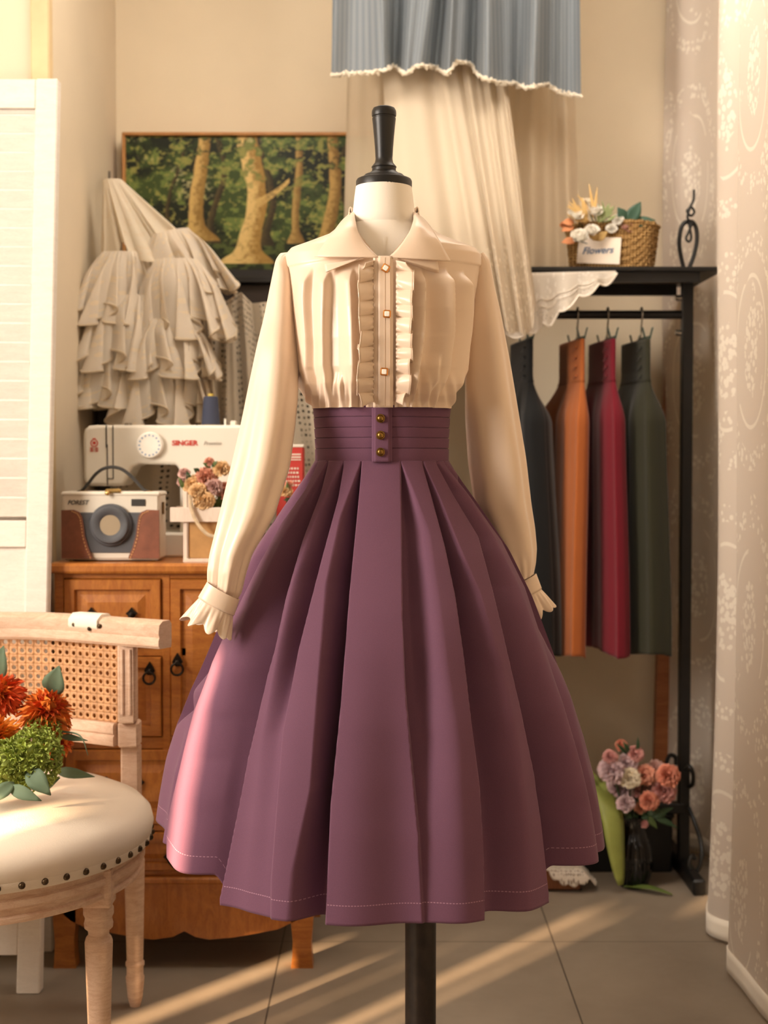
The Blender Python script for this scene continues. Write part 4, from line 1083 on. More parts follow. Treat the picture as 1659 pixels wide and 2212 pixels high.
# lace cloth on the rack shelf, falling in scallops
M_lace = m_sheer('white_lace', 'ddd2c2', .97, .3, speckle, 'e8dfd2', holes=scallop_holes)
def scal(a, n, dep):
    out = []
    a = np.array(a, float); T = np.linspace(0, 1, 160); x = np.interp(T, np.linspace(0, 1, len(a)), a[:, 0]); y = np.interp(T, np.linspace(0, 1, len(a)), a[:, 1])
    return np.stack([x, y + dep * np.abs(np.sin(T * n * PI))], -1)
lc = thing('lace_runner', 'white scalloped lace cloth draped over the front edge of the black rack shelf', 'lace cloth', P(1240, 592, 3.96))
hem = scal([(1085, 712), (1130, 720), (1165, 700), (1190, 690), (1225, 655), (1262, 630), (1300, 610), (1333, 590)], 6, 13)
topl = np.stack([np.linspace(1080, 1330, 160), np.interp(np.linspace(0, 1, 160), [0, 1], [594, 588])], -1)
G = np.zeros((160, 26, 3)); T = np.linspace(0, 1, 160)
for j, q in enumerate(np.linspace(0, 1, 26)):
    q2 = max(0, (q - .2) / .8); yb = 3.925
    Y = (3.975 - .05 * min(1, q / .2)) + q2 * (-.012 + .010 * np.sin(T * 30)) - .0
    G[:, j] = PA(topl[:, 0] * (1 - q2) + hem[:, 0] * q2, topl[:, 1] * (1 - q2) + hem[:, 1] * q2 , Y)
    if q <= .2: G[:, j, 2] = PA(topl[:, 0], topl[:, 1], 3.925)[:, 2] + .004
u_ = T * .55; UV = np.stack(np.broadcast_arrays(u_[:, None], (1 - np.linspace(0, 1, 26))[None] * .16), -1)
MB().grid(G, uv=UV).build('cloth', M_lace, lc, ang=180)
for j_, rr_ in ((25, .0028), (15, .0012), (18, .0010)):
    MB().tube([tuple(p + np.array((0, -.002, 0))) for p in G[:, j_]], rr_, 5).build('edging', m_fabric('lace_thread', 'e6dccd', .9), lc)

# ---------- crochet cloth over the dark case ----------
M_cro = m_sheer('crochet_cotton', 'c6b8a2', .97, .2, speckle, 'c6b8a0', holes=crochet_holes)
t, G, o = drape('crochet_cloth', 'beige crocheted lace cloth hanging over the dark wooden case behind the sewing machine', None,
    [(250, 720), (380, 690), (450, 640), (490, 650), (520, 630), (545, 655), (600, 650), (700, 655), (790, 655)], [(240, 1212), (330, 1212), (450, 1212), (500, 1212), (560, 1212), (620, 1212), (680, 1212), (730, 1212), (790, 1212)],
    lambda T, q: 4.03 + 0 * T, M_cro, amp=.018, nf=7, cat='lace cloth')
# ---------- frilled petticoat ----------
M_org = m_sheer('cream_organza', 'f2e7d6', .78, .35, speckle, 'e2d3ba')
M_org2 = m_sheer('cream_organza_edge', 'e0d0b6', .95, .3)
pt = thing('frilled_petticoat', 'cream lace petticoat of ruffled organza tiers hanging in the alcove corner', 'petticoat', P(245, 385, 4.1))
def tier(cx0, cy0, wx, top_y, bot_y, Y, seed, nfold, flare=1.25, tilt=0., k=.5, mat=M_org, name='ruffle', wave=1.0, edge=True):
    """one gathered tier hanging on a half cone"""
    r = np.random.default_rng(seed); nA, nV = 300, 26
    al = np.linspace(-PI * .62, PI * .62, nA); ph = r.uniform(0, 6); G = np.zeros((nA, nV, 3))
    jit = np.interp(np.linspace(0, 1, nA), np.linspace(0, 1, 14), r.uniform(-.8, .8, 14))
    sc = Y / F
    for j, q in enumerate(np.linspace(0, 1, nV)):
        R = (wx * ((1 if name == 'yoke' else .68 + .32 * math.sin(min(1, q * 2.2) * PI / 2)) + (flare - 1) * q)) * sc
        w_ = q ** 1.1 * wave; a2 = 1.45 * nfold * al + ph + 2.4 * jit
        dr = w_ * .026 * np.sin(a2) + w_ * .010 * np.sin(a2 * 1.7 + 2) + .007 * q * np.sin(2.3 * a2 + 1)
        dt = w_ * .030 * np.sin(2 * a2 + .8) + w_ * .010 * np.sin(a2 * .5)
        x = (R + dr) * np.sin(al) + dt * np.cos(al); y = -(R * k + dr) * np.cos(al) + dt * np.sin(al)
        py_ = top_y * (1 - q) + bot_y * q
        c = P(cx0 + tilt * (py_ - top_y), py_, Y)
        G[:, j, 0] = c[0] + x; G[:, j, 1] = c[1] + y
        G[:, j, 2] = c[2] + q * .026 * np.sin(a2 * .5 + 2) + cy0 * np.sin(al) * .001 + q * .016 * np.cos(a2 + 1) + .03 * (1 - np.cos(al)) * (1 - q) * 0
    UV = np.stack(np.broadcast_arrays(al[:, None] * wx * sc * 2.2, np.linspace(0, .2, nV)[None]), -1)
    o = MB().grid(G, uv=UV).build(name, mat, pt, ang=180)
    if edge: MB().tube([tuple(p) for p in G[:, -1]], .0030, 5).build('hem', M_org2, o, ang=180)
tier(243, 0, 20, 388, 560, 4.04, 1, 5, 5.0, .50, .6, m_sheer('lace_yoke', 'eaddc6', .93, .3, speckle, 'e2d3ba'), 'yoke', .4, False)
tier(368, 10, 58, 500, 625, 4.0, 2, 7, 1.45, .35)
tier(262, 0, 62, 545, 690, 3.98, 3, 9, 1.35, -.15)
tier(380, 0, 66, 560, 722, 3.95, 4, 8, 1.35, .15)
tier(290, 0, 90, 640, 790, 3.97, 5, 11, 1.25, -.05)
tier(365, 0, 64, 690, 805, 3.92, 6, 8, 1.35, .1)
tier(262, 0, 72, 745, 868, 3.96, 7, 9, 1.2, -.05)
tier(348, 0, 84, 770, 905, 3.93, 8, 9, 1.2, .05)
tier(315, 0, 108, 560, 870, 4.04, 9, 14, 1.28, 0, .5, m_sheer('organza_lining', 'e2d3ba', .9, .3), 'underskirt', .8, True)
MB().tube([P(236, 372, 4.25), P(236, 385, 4.15), P(238, 400, 4.12)], .004, 8).build('hanging_loop', m_fabric('dark_loop', '4a3c2c', .8), pt)
# ---------- black garment rack ----------
M_rk = m_plain('black_painted_steel', '141210', .45, .2, 30, .1, 150, .0004, metal=.2)
rack = thing('garment_rack', 'black metal garment rack with a top shelf and scrolled feet, standing by the lace curtain', 'rack', (.45, 4.12, 0))
RX, RL, RYc = .874, .06, 4.12
zs1 = 1.2 + .402 * 4.12 / 3.072
def rk(px, py, Y): return P(px, py, Y)
for xx in (RX, RL): MB().box(xx - .016, xx + .016, RYc - .016, RYc + .016, .03, 1.72, .003).build('upright', M_rk, rack)
sh = MB().box(RL - .06, .935, 3.94, 4.30, 1.728, 1.741, .003); sh.box(RL, RX, 3.955, 3.975, 1.70, 1.728); sh.box(RL, RX, 4.265, 4.285, 1.70, 1.728)
sh.build('shelf', M_rk, rack)
MB().tube([(RL, RYc, 1.627), (RX, RYc, 1.627)], .0125, 14).build('rail', M_rk, rack)
for zz_ in (1.675, 1.575): MB().lathe([(.007, -.034), (.009, -.030), (.009, -.016)], (RX, RYc, zz_), 12, 'x').build('bolt', M_steel, rack)
for xx in (RX, RL):
    MB().box(xx - .018, xx + .018, 3.90, 4.34, 0.0, .045, .006).build('foot', M_rk, rack)
sc1 = [(1488, 1745, 4.1), (1500, 1775, 4.06), (1513, 1815, 4.03), (1516, 1850, 4.0), (1508, 1878, 4.0), (1496, 1885, 4.0), (1489, 1868, 4.0), (1494, 1848, 4.0), (1502, 1856, 4.0)]
sc2 = [(1488, 1700, 4.1), (1496, 1694, 4.08), (1497, 1672, 4.06), (1490, 1656, 4.06), (1482, 1660, 4.08)]
sc3 = [(1470, 1695, 4.14), (1462, 1680, 4.2), (1445, 1672, 4.22), (1440, 1650, 4.22), (1447, 1632, 4.22), (1459, 1636, 4.22), (1460, 1652, 4.22)]
for s_ in (sc1, sc2, sc3): MB().tube(catmull([P(*q) for q in s_], 40), .0065, 8).build('scroll', M_rk, rack)
MB().box(RL, RX, 4.10, 4.14, .18, .21, .003).build('stretcher', M_rk, rack)
fn = [(1481, 596), (1472, 560), (1467, 525), (1472, 492), (1483, 480), (1492, 486)]; fn2 = [(1481, 596), (1496, 562), (1505, 525), (1504, 495), (1495, 480), (1486, 484)]
orn = thing('iron_ornament', 'black wrought iron loop ornament on the end of the rack shelf', 'ornament', (P(1482, 596, 4.1)[0], 4.1, 1.741))
for f_ in (fn, fn2): MB().tube(catmull([P(a, b - 1, 4.1) for a, b in f_], 30), .0062, 8).build('loop', M_rk, orn)
kn = [(1499, 410), (1498, 432), (1490, 448), (1484, 456), (1492, 466), (1500, 458), (1492, 448), (1485, 470), (1494, 482), (1488, 500), (1482, 515), (1488, 522), (1493, 512), (1488, 480)]
MB().tube(catmull([P(a, b, 4.085) for a, b in kn], 90), .0036, 8).build('twisted_wire', M_rk, orn)
MB().lathe([(.018, 1.741), (.016, 1.746), (.005, 1.752)], (P(1482, 596, 4.1)[0], 4.1, 0), 16).build('foot', M_rk, orn)

# skirts on the rail
M_hk = m_plain('green_hanger_plastic', '2f4238', .5); 
def hung(name, label, near_top, near_bot, hw_bot, ybot, mat, hl, seed):
    """skirt clipped to a hanger that points towards the camera"""
    YN, YF_ = 4.00, 4.25
    xn = P(near_top, 750, YN)[0]; hook = thing(hl[0], hl[1], 'hanger', (xn - .005, RYc, 1.645))
    xc = xn - .006
    hkpts = [(xc, RYc + .017, 1.625), (xc, RYc + .010, 1.643), (xc, RYc - .004, 1.647), (xc, RYc - .017, 1.64), (xc, RYc - .019, 1.62), (xc, RYc - .004, 1.59), (xc, RYc, 1.575), (xc, RYc, 1.556)]
    MB().tube(catmull(hkpts, 40), .0024, 8).build('hook', M_steel, hook)
    MB().tube([(xc - .003, YF_ - .0, 1.548), (xc, RYc, 1.556), (xc + .004, YN + .01, 1.552)], .005, 8).build('bar', M_hk, hook)
    for yy, zz_ in ((YN + .022, 1.553), (YF_ - .03, 1.549)):
        c_ = MB()
        for s_ in (-1, 1):
            c_.add([(xc + s_ * .003, yy - .009, zz_ - .012), (xc + s_ * .003, yy + .009, zz_ - .012), (xc + s_ * .013, yy + .007, zz_ + .028), (xc + s_ * .013, yy - .007, zz_ + .028),
                    (xc + s_ * .006, yy - .009, zz_ - .012), (xc + s_ * .006, yy + .009, zz_ - .012), (xc + s_ * .016, yy + .007, zz_ + .028), (xc + s_ * .016, yy - .007, zz_ + .028)],
                   [(0, 1, 2, 3), (4, 5, 6, 7), (0, 1, 5, 4), (2, 3, 7, 6), (0, 3, 7, 4), (1, 2, 6, 5)])
        c_.build('clip', M_hk, hook, ang=20)
    t = thing(name, label, 'skirt', (xc, RYc, 1.548))
    za = 1.548; zb_ = P(near_bot, ybot, 3.9)[2]; n, m = 120, 96; G = np.zeros((m, n, 3)); r = np.random.default_rng(seed); ph = r.uniform(0, 6, 4)
    th = np.linspace(0, 2 * PI, n + 1)[:-1]
    xb = P(near_bot, ybot, 3.9)[0]
    for j, q in enumerate(np.linspace(0, 1, m)):
        z = za + (zb_ - za) * q
        g = sm((q - .11) / .16); g2 = sm((q - .1) / .9)
        Lh = .118 + .04 * g + .03 * g2; Wh = .010 + (hw_bot * 3.9 / F - .010) * (.82 * g + .18 * g2)
        fold = 1 + g * (.14 * np.cos(5 * th + ph[0]) + .08 * np.cos(9 * th + ph[1] + q * .6) + .05 * np.cos(14 * th + ph[2]))
        if q < .13: fold = fold + .10 * np.sin(q / .13 * 5 * 2 * PI) * (np.abs(np.cos(th)) > .35)
        cs, sn = np.cos(th), np.sin(th)
        px_c = xc + (xb - xn) * (g2 * .7 + .3 * g); YC_ = RYc - .015 * g
        G[j, :, 0] = px_c + Wh * np.sign(cs) * np.abs(cs) ** .6 * fold - .016 * (sn + 1) - .045 * np.maximum(0, sn) * g
        G[j, :, 1] = YC_ + Lh * sn * (1 + .04 * g * np.cos(7 * th))
        G[j, :, 2] = z + .006 * g2 * np.sin(3 * th + ph[3])
    MB().grid(G[12:], cv=True).build('skirt_panel', mat, t, ang=180, solid=.002)
    MB().grid(G[:14] + np.array([0, 0, 0]), cv=True).build('waistband', mat, t, ang=60, solid=.004)
    lc_ = MB()
    for k_ in range(4):
        q = .025 + .03 * k_; z = za + (zb_ - za) * q
        lc_.tube([(xc - .017, YN + .02, z), (xc - .019, RYc - .05, z - .01), (xc - .017, RYc + .06, z - .002)], .003, 6)
    lc_.build('lacing', mat, t, label='lacing cords across the waistband')
hung('hanging_skirt', 'black high waisted skirt on the rack, nearest to the blouse sleeve', 1152, 1185, 46, 1424, m_fabric('black_cloth', '0f1011', .8, 700, .05, .2), ('skirt_hanger', 'green clip hanger holding the black skirt on the rail'), 1)
hung('hanging_skirt', 'rust orange high waisted skirt on the rack between the black and red skirts', 1264, 1256, 31, 1424, m_fabric('rust_cloth', 'a55a28', .8, 700, .05, .2), ('skirt_hanger', 'green clip hanger holding the orange skirt on the rail'), 2)
hung('hanging_skirt', 'crimson red high waisted skirt on the rack', 1331, 1352, 31, 1420, m_fabric('crimson_cloth', '6e0c1e', .8, 700, .05, .2), ('skirt_hanger', 'green clip hanger holding the crimson skirt on the rail'), 3)
hung('hanging_skirt', 'dark olive green skirt at the end of the rack, next to the upright', 1406, 1430, 43, 1420, m_fabric('olive_cloth', '2b2a1a', .8, 700, .05, .2), ('skirt_hanger', 'green clip hanger holding the olive skirt on the rail'), 4)

# ---------- basket on the shelf ----------
k = NT('seagrass'); v = k.coord('Object'); 
wv = k.n('ShaderNodeTexWave', Vector=k.coord('Object', (1, 1, .15)), Scale=38, Distortion=3, _bands_direction='X'); w2 = k.n('ShaderNodeTexWave', Vector=k.coord('Object', (.2, .2, 1)), Scale=42, Distortion=4, _bands_direction='Z')
hgt = k.math('MULTIPLY', wv.outputs['Fac'], w2.outputs['Fac'])
cc = k.mix(k.ramp(hgt, .05, .6), lin('8a6432'), lin('cda566'))
M_sea = k.fin(k.bsdf(cc, .8, hgt, .9, .006).outputs[0])
bs = thing('woven_basket', 'woven seagrass basket with a cream card, on the black rack shelf', 'basket', (P(1320, 590, 4.08)[0], 4.08, 1.741))
Mb = Matrix.Translation((P(1322, 590, 4.08)[0], 4.08, 1.742)) @ Matrix.Rotation(math.radians(-17), 4, 'Z')
n = 140; G = []
for j, q in enumerate(np.linspace(0, 1, 26)):
    row = []; a_, b_ = .108 + .014 * q, .062 + .010 * q; zq = .128 * q
    for i in range(n):
        th = 2 * PI * i / n; c_, s_ = math.cos(th), math.sin(th); e = .32
        x_ = a_ * math.copysign(abs(c_) ** e, c_); y_ = b_ * math.copysign(abs(s_) ** e, s_)
        o_ = 1 + .05 * math.sin(i * 2 * PI / 7 + (PI if (j // 2) % 2 else 0))
        row.append(tuple(Mb @ Vector((x_ * o_, y_ * o_, zq + .003 * math.sin(th * 3)))))
    G.append(row)
bo = MB().grid(np.array(G), cv=True); bo.f.append(tuple(range(n))); bo.build('basket_body', M_sea, bs, ang=70, solid=.005)
MB().tube([G[-1][i] for i in range(0, n, 2)], .006, 8, True).build('rim', M_sea, bs)
Mc = Mb @ Matrix.Translation((-.026, -.076, .054)) @ Matrix.Rotation(math.radians(4), 4, 'Y')
MB().box(-.060, .060, -.001, .001, -.037, .037, 0, Mc).build('card', m_plain('cream_card', 'e5d6c4', .8, .03), bs, label='cream card with a handwritten word')
tx_ = text('Flowers', .027, tuple(Mc @ Vector((-.047, -.0026, -.012))), m_plain('blue_ink', '5b6f8c', .6), bs, shear=.35, rotz=math.radians(-17), bold=.0003)
RO = dict(layers=6, n=8, frill=.05, width=1.0, e0=12, e1=86, curl=-.35)
def Rr(**k): return dict(RO, **k)
Ms = m_plain('wheat_straw', 'c9a668', .8, .15, 20); M_wh = m_plain('white_petals', 'fbf4e8', .8, .05); M_blush = m_plain('blush_petals', 'd9b2a2', .8, .1); M_or = m_plain('soft_orange_petals', 'd08a5c', .8, .1)
M_sage = m_plain('eucalyptus_leaf', '2f4f3c', .5, .15, 20); M_sg = m_plain('sage_sprig', '8a9560', .7, .2)
wl_ = []
rr_ = random.Random(4)
for k_ in range(16):
    a = rr_.uniform(0, 1); wl_.append(((1300 + rr_.uniform(-10, 12), 480), (1285 + 50 * a, 430 + rr_.uniform(0, 45)), 3.2, M_sg))
for k_ in range(14): wl_.append(((1262 + rr_.uniform(-12, 12), 480), (1215 + rr_.uniform(0, 45), 425 + rr_.uniform(0, 50)), 4.5, Ms))
for (x_, y_) in ((1272, 396), (1290, 404), (1246, 420)): wl_.append(((1282, 470), (x_, y_), 3.5, Ms))
wl_ += [((1352, 480), (1334, 448), 13, M_sage), ((1358, 482), (1384, 436), 15, M_sage), ((1362, 484), (1416, 476), 12, M_sage), ((1290, 520), (1262, 492), 9, Ms), ((1290, 520), (1312, 500), 9, Ms), ((1240, 490), (1212, 500), 8, M_or), ((1240, 480), (1214, 482), 9, M_or), ((1243, 520), (1212, 524), 9, M_or)]
arrangement('dried_flower_bunch', 'white roses with dried grass and dark leaves in the seagrass basket', 4.0, tuple(Mb @ Vector((-.02, 0, .05))),
    [(1243, 470, 17, M_wh, Rr()), (1251, 518, 20, M_wh, Rr(dy=-.02)), (1278, 503, 16, M_wh, Rr(dy=-.02)), (1284, 462, 18, M_wh, Rr()), (1268, 440, 12, M_crm, K()), (1335, 474, 13, M_wh, K()), (1322, 492, 11, M_wh, K()),
     (1350, 494, 9, M_blush, Rr()), (1363, 484, 8, M_blush, Rr()), (1358, 500, 8, M_blush, Rr()), (1310, 470, 9, M_crm, K()), (1220, 486, 9, M_or, K())], wl_)

# ---------- vase with pink flowers ----------
VY = 4.0; vx = P(1368, 1850, VY)[0]
tr = thing('black_trunk', 'low black box on the floor below the hanging skirts, behind the vase', 'box', (.68, 4.22, 0))
MB().box(.565, .845, 4.13, 4.33, 0.0, .16, .004).build('box_body', M_rk, tr)
MB().box(.56, .85, 4.125, 4.335, .16, .175, .004).build('lid', M_rk, tr)
va = thing('glass_vase', 'ribbed black glass vase holding pink and orange flowers on the floor', 'vase', (vx, VY, 0))
M_bg = m_plain('black_glass', '0d0c0b', .12, .05, 10, 0)
G = []; nn = 96
for r_, z in ((.0005, .004), (.036, .0), (.040, .006), (.048, .03), (.054, .06), (.053, .09), (.045, .12), (.036, .15), (.030, .172), (.031, .19), (.036, .20), (.032, .199), (.026, .185), (.024, .17)):
    G.append([((r_ * (1 + .035 * math.cos(24 * 2 * PI * i / nn) * (r_ > .03))) * math.cos(2 * PI * i / nn) + vx, r_ * (1 + .035 * math.cos(24 * 2 * PI * i / nn) * (r_ > .03)) * math.sin(2 * PI * i / nn) + VY, z) for i in range(nn)])
MB().grid(np.array(G), cv=True).build('vase_body', M_bg, va, ang=50)
M_lil = m_plain('lilac_pink_petals', 'dfc2c4', .8, .1, 25); M_rose = m_plain('rose_petals', 'e0a49c', .8, .14, 25); M_cor = m_plain('coral_petals', 'e2957a', .8, .14, 25)
lv_ = []
for (x_, y_, w_) in ((1350, 1770, 8), (1370, 1765, 8), (1440, 1760, 8), (1455, 1745, 7), (1450, 1785, 6), (1420, 1790, 7), (1465, 1790, 5), (1400, 1770, 8), (1340, 1745, 8), (1345, 1600, 5), (1378, 1592, 4), (1330, 1605, 4), (1390, 1750, 9), (1425, 1745, 8)):
    lv_.append(((1375 + (x_ - 1375) * .45, 1760 if y_ > 1650 else 1630), (x_, y_), w_, rr_.choice([M_leafd, M_leafd, M_leaf])))
fl = [(1318, 1635, 15, M_rose), (1373, 1628, 17, M_rose), (1342, 1609, 12, M_cor), (1322, 1664, 27, M_lil), (1355, 1650, 21, M_lil), (1340, 1706, 27, M_lil), (1360, 1680, 22, M_crm), (1393, 1673, 22, M_peach), (1417, 1661, 19, M_pink), (1443, 1675, 24, M_cor), (1433, 1706, 26, M_rose), (1380, 1708, 15, M_rose), (1402, 1730, 20, M_cor), (1391, 1778, 9, M_rose), (1410, 1700, 18, M_pink), (1352, 1735, 18, M_lil), (1384, 1745, 12, M_peach)]
arrangement('pink_flower_bunch', 'lilac pink, peach and coral carnations in the black glass vase', VY - .02, (vx, VY, .10), [(a, b, c, d, K(dy=.03 * ((i * 7) % 3 - 1))) for i, (a, b, c, d) in enumerate(fl)], lv_)

# ---------- strap-leaved plant ----------
pp = thing('potted_plant', 'plant with broad drooping yellow green leaves behind the skirt hem', 'plant', (.475, 4.115, 0))
M_lime = m_plain('yellow_green_leaf', '8d9448', .5, .15, 12); M_terra = m_plain('brown_pot', '7c5236', .7, .15)
MB().lathe([(.05, 0), (.055, .005), (.07, .11), (.074, .115), (.074, .13), (.066, .13), (.062, .11)], (.475, 4.115, 0), 36).build('pot', M_terra, pp)
def strap(pts, w):
    c_ = catmull(pts, 18); G = []
    for i, p in enumerate(c_):
        u_ = i / 17; ww = w * math.sin(PI * min(.97, u_ * .9 + .06)) ** .7; t_ = Vector(c_[min(i + 1, 17)]) - Vector(c_[max(i - 1, 0)]); s_ = t_.cross(Vector((.25, -1, .1))).normalized()
        G.append([tuple(Vector(p) + s_ * ww * q + Vector((0, -.3, 0)) * ww * q * q * -1) for q in (-1, -.5, 0, .5, 1)])
    return MB().grid(np.array(G))
for pts, w_ in (([(.475, 4.115, .12), P(1275, 1700, 4.08), P(1300, 1708, 4.0), P(1322, 1760, 3.94), P(1332, 1840, 3.92), P(1341, 1912, 3.92)], .034),
                ([(.475, 4.115, .12), P(1270, 1690, 4.1), P(1292, 1692, 4.05), P(1312, 1712, 4.0), P(1330, 1750, 3.98)], .020),
                ([(.475, 4.115, .12), P(1240, 1690, 4.1), P(1215, 1680, 4.02), P(1195, 1730, 3.98)], .03)):
    strap(pts, w_).build('leaf', M_lime, pp, ang=180, solid=.001)
fl_ = thing('fallen_leaf', 'long green leaf lying on the floor tiles in front of the vase', 'leaf', P(1400, 1935, 3.93))
g_ = [(P(1345, 1918, 3.98)[0], 3.965, .006), (P(1400, 1932, 3.95)[0], 3.93, .014), (P(1452, 1944, 3.9)[0], 3.895, .004)]
c_ = catmull(g_, 14); G = []
for i, p in enumerate(c_):
    ww = .020 * math.sin(PI * min(.98, i / 13 * .96 + .02)); G.append([(p[0] + q * ww * .1, p[1] + q * ww, p[2] + abs(q) * .003) for q in (-1, -.5, 0, .5, 1)])
MB().grid(np.array(G)).build('leaf_blade', m_plain('grass_green_leaf', '5f7030', .5, .15), fl_, ang=180, solid=.001)
# ---------- low wooden plinth with crochet doily ----------
lx0, lx1 = P(1120, 1900, 3.94)[0], P(1255, 1900, 3.94)[0]
pln = thing('wooden_plinth', 'low reddish wooden plinth on the floor, showing under the skirt hem', 'plinth', ((lx0 + lx1) / 2, 3.98, 0))
MB().box(lx0, lx1, 3.94, 4.03, .006, .062, .004).build('block', m_wood('reddish_wood', '6b3a1f', '84502c', .5, (5, 1, 1)), pln)
MB().box(lx0 + .005, lx1 + .005, 3.945, 4.025, 0, .008, .002).build('base', M_dk, pln)
dy = thing('crochet_doily', 'white crochet doily draped over the low wooden plinth', 'doily', ((lx0 + lx1) / 2, 3.98, .065))
n = 200; G = []; ccx, ccy = P(1232, 1870, 3.98)[0], 3.99
for j, q in enumerate(np.linspace(.02, 1, 18)):
    row = []
    for i in range(n):
        th = 2 * PI * i / n; R = (.086 + .006 * abs(math.sin(th * 9))) * q; x_ = ccx + R * math.cos(th); y_ = ccy + R * math.sin(th)
        dz = max(0, (x_ - lx1), (3.94 - y_)) ; z = .0665 - min(.048, dz * 1.1)
        row.append((min(x_, lx1 + .02 + (x_ - lx1) * .45) if x_ > lx1 else x_, max(y_, 3.93 + (y_ - 3.94) * .3) if y_ < 3.94 else y_, z + .002 * math.sin(th * 18) * q))
    G.append(row)
G = np.array(G); UV = G[..., :2].copy()
MB().grid(G, cv=True, uv=UV).build('doily_cloth', m_sheer('doily_cotton', 'dccfbe', .97, .2, holes=lambda k, uv: k.math('SUBTRACT', 1.0, k.math('LESS_THAN', vor(k, uv, 150, .3), .3))), dy, ang=180, solid=.001)

# ---------- wooden pole ----------
M_pole = m_wood('reddish_pole_wood', '8a4d24', 'a5653a', .5, (1, 1, 8), 2)
pl = thing('wooden_pole', 'tall reddish wooden pole leaning on the back wall, partly behind the lace curtain', 'pole', (P(1420, 1840, 4.44)[0], 4.45, 0))
def polex(z): return .866 + (z - .25) * .021
MB().add([(polex(z) + a, 4.465 + b + (2.9 - z) * -.012, z) for z in (0, 2.9) for a, b in ((-.020, -.016), (.022, -.016), (.022, .016), (-.020, .016))], [(0, 1, 2, 3), (4, 5, 6, 7), (0, 1, 5, 4), (1, 2, 6, 5), (2, 3, 7, 6), (3, 0, 4, 7)]).build('shaft', M_pole, pl, ang=20)
MB().box(polex(2.63) - .022, polex(2.63) + .024, 4.443, 4.484, 2.60, 2.615, .002).build('joint', m_wood('dark_joint', '5c3216', '6b3c1c'), pl)
# ---------- cane-backed armchair ----------
M_ash = m_wood('limewashed_wood', 'c9a489', 'dfc2a8', .65, (2, 2, 9), 2.2, .5, 0, 'b08a70')
M_ashh = m_wood('limewashed_wood_rail', 'c9a489', 'dfc2a8', .65, (4, 4, 14), 1.2, .5, 0, 'b08a70')
M_can = m_plain('woven_cane', 'c9986c', .6, .2, 40, .3, 200, .0006)
M_lin2 = m_plain('natural_linen', 'e0d2bf', .9, .04, 5, .5, 420, .0008)
M_nail = m_plain('bronze_nail', '4a3b2a', .35, .3, 60, .1, metal=.85)
SC_ = (-.85, 2.85)
ch = thing('armchair', 'limewashed cane backed chair with a round linen seat and bronze nails', 'chair', (SC_[0], SC_[1], 0))
nn = 128
def ring(prof, name, mat, ang=40):
    return MB().lathe([(r, z) for r, z in prof], (SC_[0], SC_[1], 0), nn, cap=False).build(name, mat, ch, ang=ang)
SR_ = .372
ring([(.25, .43), (SR_ - .012, .428), (SR_ - .004, .434), (SR_ + .004, .448), (SR_ + .008, .466), (SR_ + .003, .486), (SR_ - .014, .504), (SR_ - .05, .520), (SR_ - .12, .533), (.14, .540), (.0005, .541)], 'seat', M_lin2, 60)
ring([(SR_ - .010, .4275), (SR_ - .001, .4285), (SR_ + .003, .437), (SR_ + .004, .447), (SR_ + .001, .449)], 'trim_band', M_lin2)
ring([(SR_ - .05, .368), (SR_ - .020, .366), (SR_ - .014, .370), (SR_ - .014, .378), (SR_ - .020, .382), (SR_ - .018, .392), (SR_ - .010, .398), (SR_ - .010, .410), (SR_ - .016, .414), (SR_ - .012, .428), (SR_ - .06, .430), (SR_ - .05, .368)], 'seat_rail', M_ashh, 30)
for k in range(54):
    a = 2 * PI * (k + .3) / 54; ca, sa = math.cos(a), math.sin(a)
    if sa > .75: continue
    m = MB(); c = (SC_[0] + (SR_ + .0035) * ca, SC_[1] + (SR_ + .0035) * sa, .4405)
    m.ball(c, .0068, 10, (1, 1, 1)); m.build('nailhead', M_nail, ch)
def fluted(x, y, prof, nfl=10, dep=.09, z0=0, z1=1):
    n = 60; G = []
    for r, z in prof:
        G.append([(x + r * (1 - (dep * max(0, math.cos(nfl * 2 * PI * i / n)) ** 1.5 if z0 < z < z1 else 0)) * math.cos(2 * PI * i / n), y + r * (1 - (dep * max(0, math.cos(nfl * 2 * PI * i / n)) ** 1.5 if z0 < z < z1 else 0)) * math.sin(2 * PI * i / n), z) for i in range(n)])
    return MB().grid(np.array(G), cv=True)
def legprof(zt, s=1.0):
    return [(r * s, z) for r, z in ((.0005, 0.0), (.013, 0.0), (.019, .02), (.023, .055), (.024, .066), (.0215, .070), (.0215, .088), (.024, .092), (.024, .099), (.0205, .103), (.021, .106), (.0212, .107), (.0262, zt - .075), (.0262, zt - .074), (.0240, zt - .066), (.0195, zt - .060), (.0200, zt - .052), (.0265, zt - .046), (.0275, zt - .038), (.0255, zt - .030), (.0255, zt - .026), (.0285, zt - .020), (.0285, zt - .008), (.024, zt))]
for x_ in (-.550, -1.150):
    for y_, zt, s in ((2.712, .352, 1.02), (3.105, .40, .86)):
        l = fluted(x_, y_, legprof(zt, s), 10, .12, .107, zt - .076).build('leg', M_ash, ch, ang=50)
        if y_ < 3:
            w_ = .029; MB().box(x_ - w_, x_ + w_, y_ - w_, y_ + w_, .350, .426, .004).build('leg_block', M_ash, l)
            MB().box(x_ - .017, x_ + .017, y_ - w_ - .0015, y_ - w_ + .001, .366, .412, .001).build('leg_panel', M_ash, l)
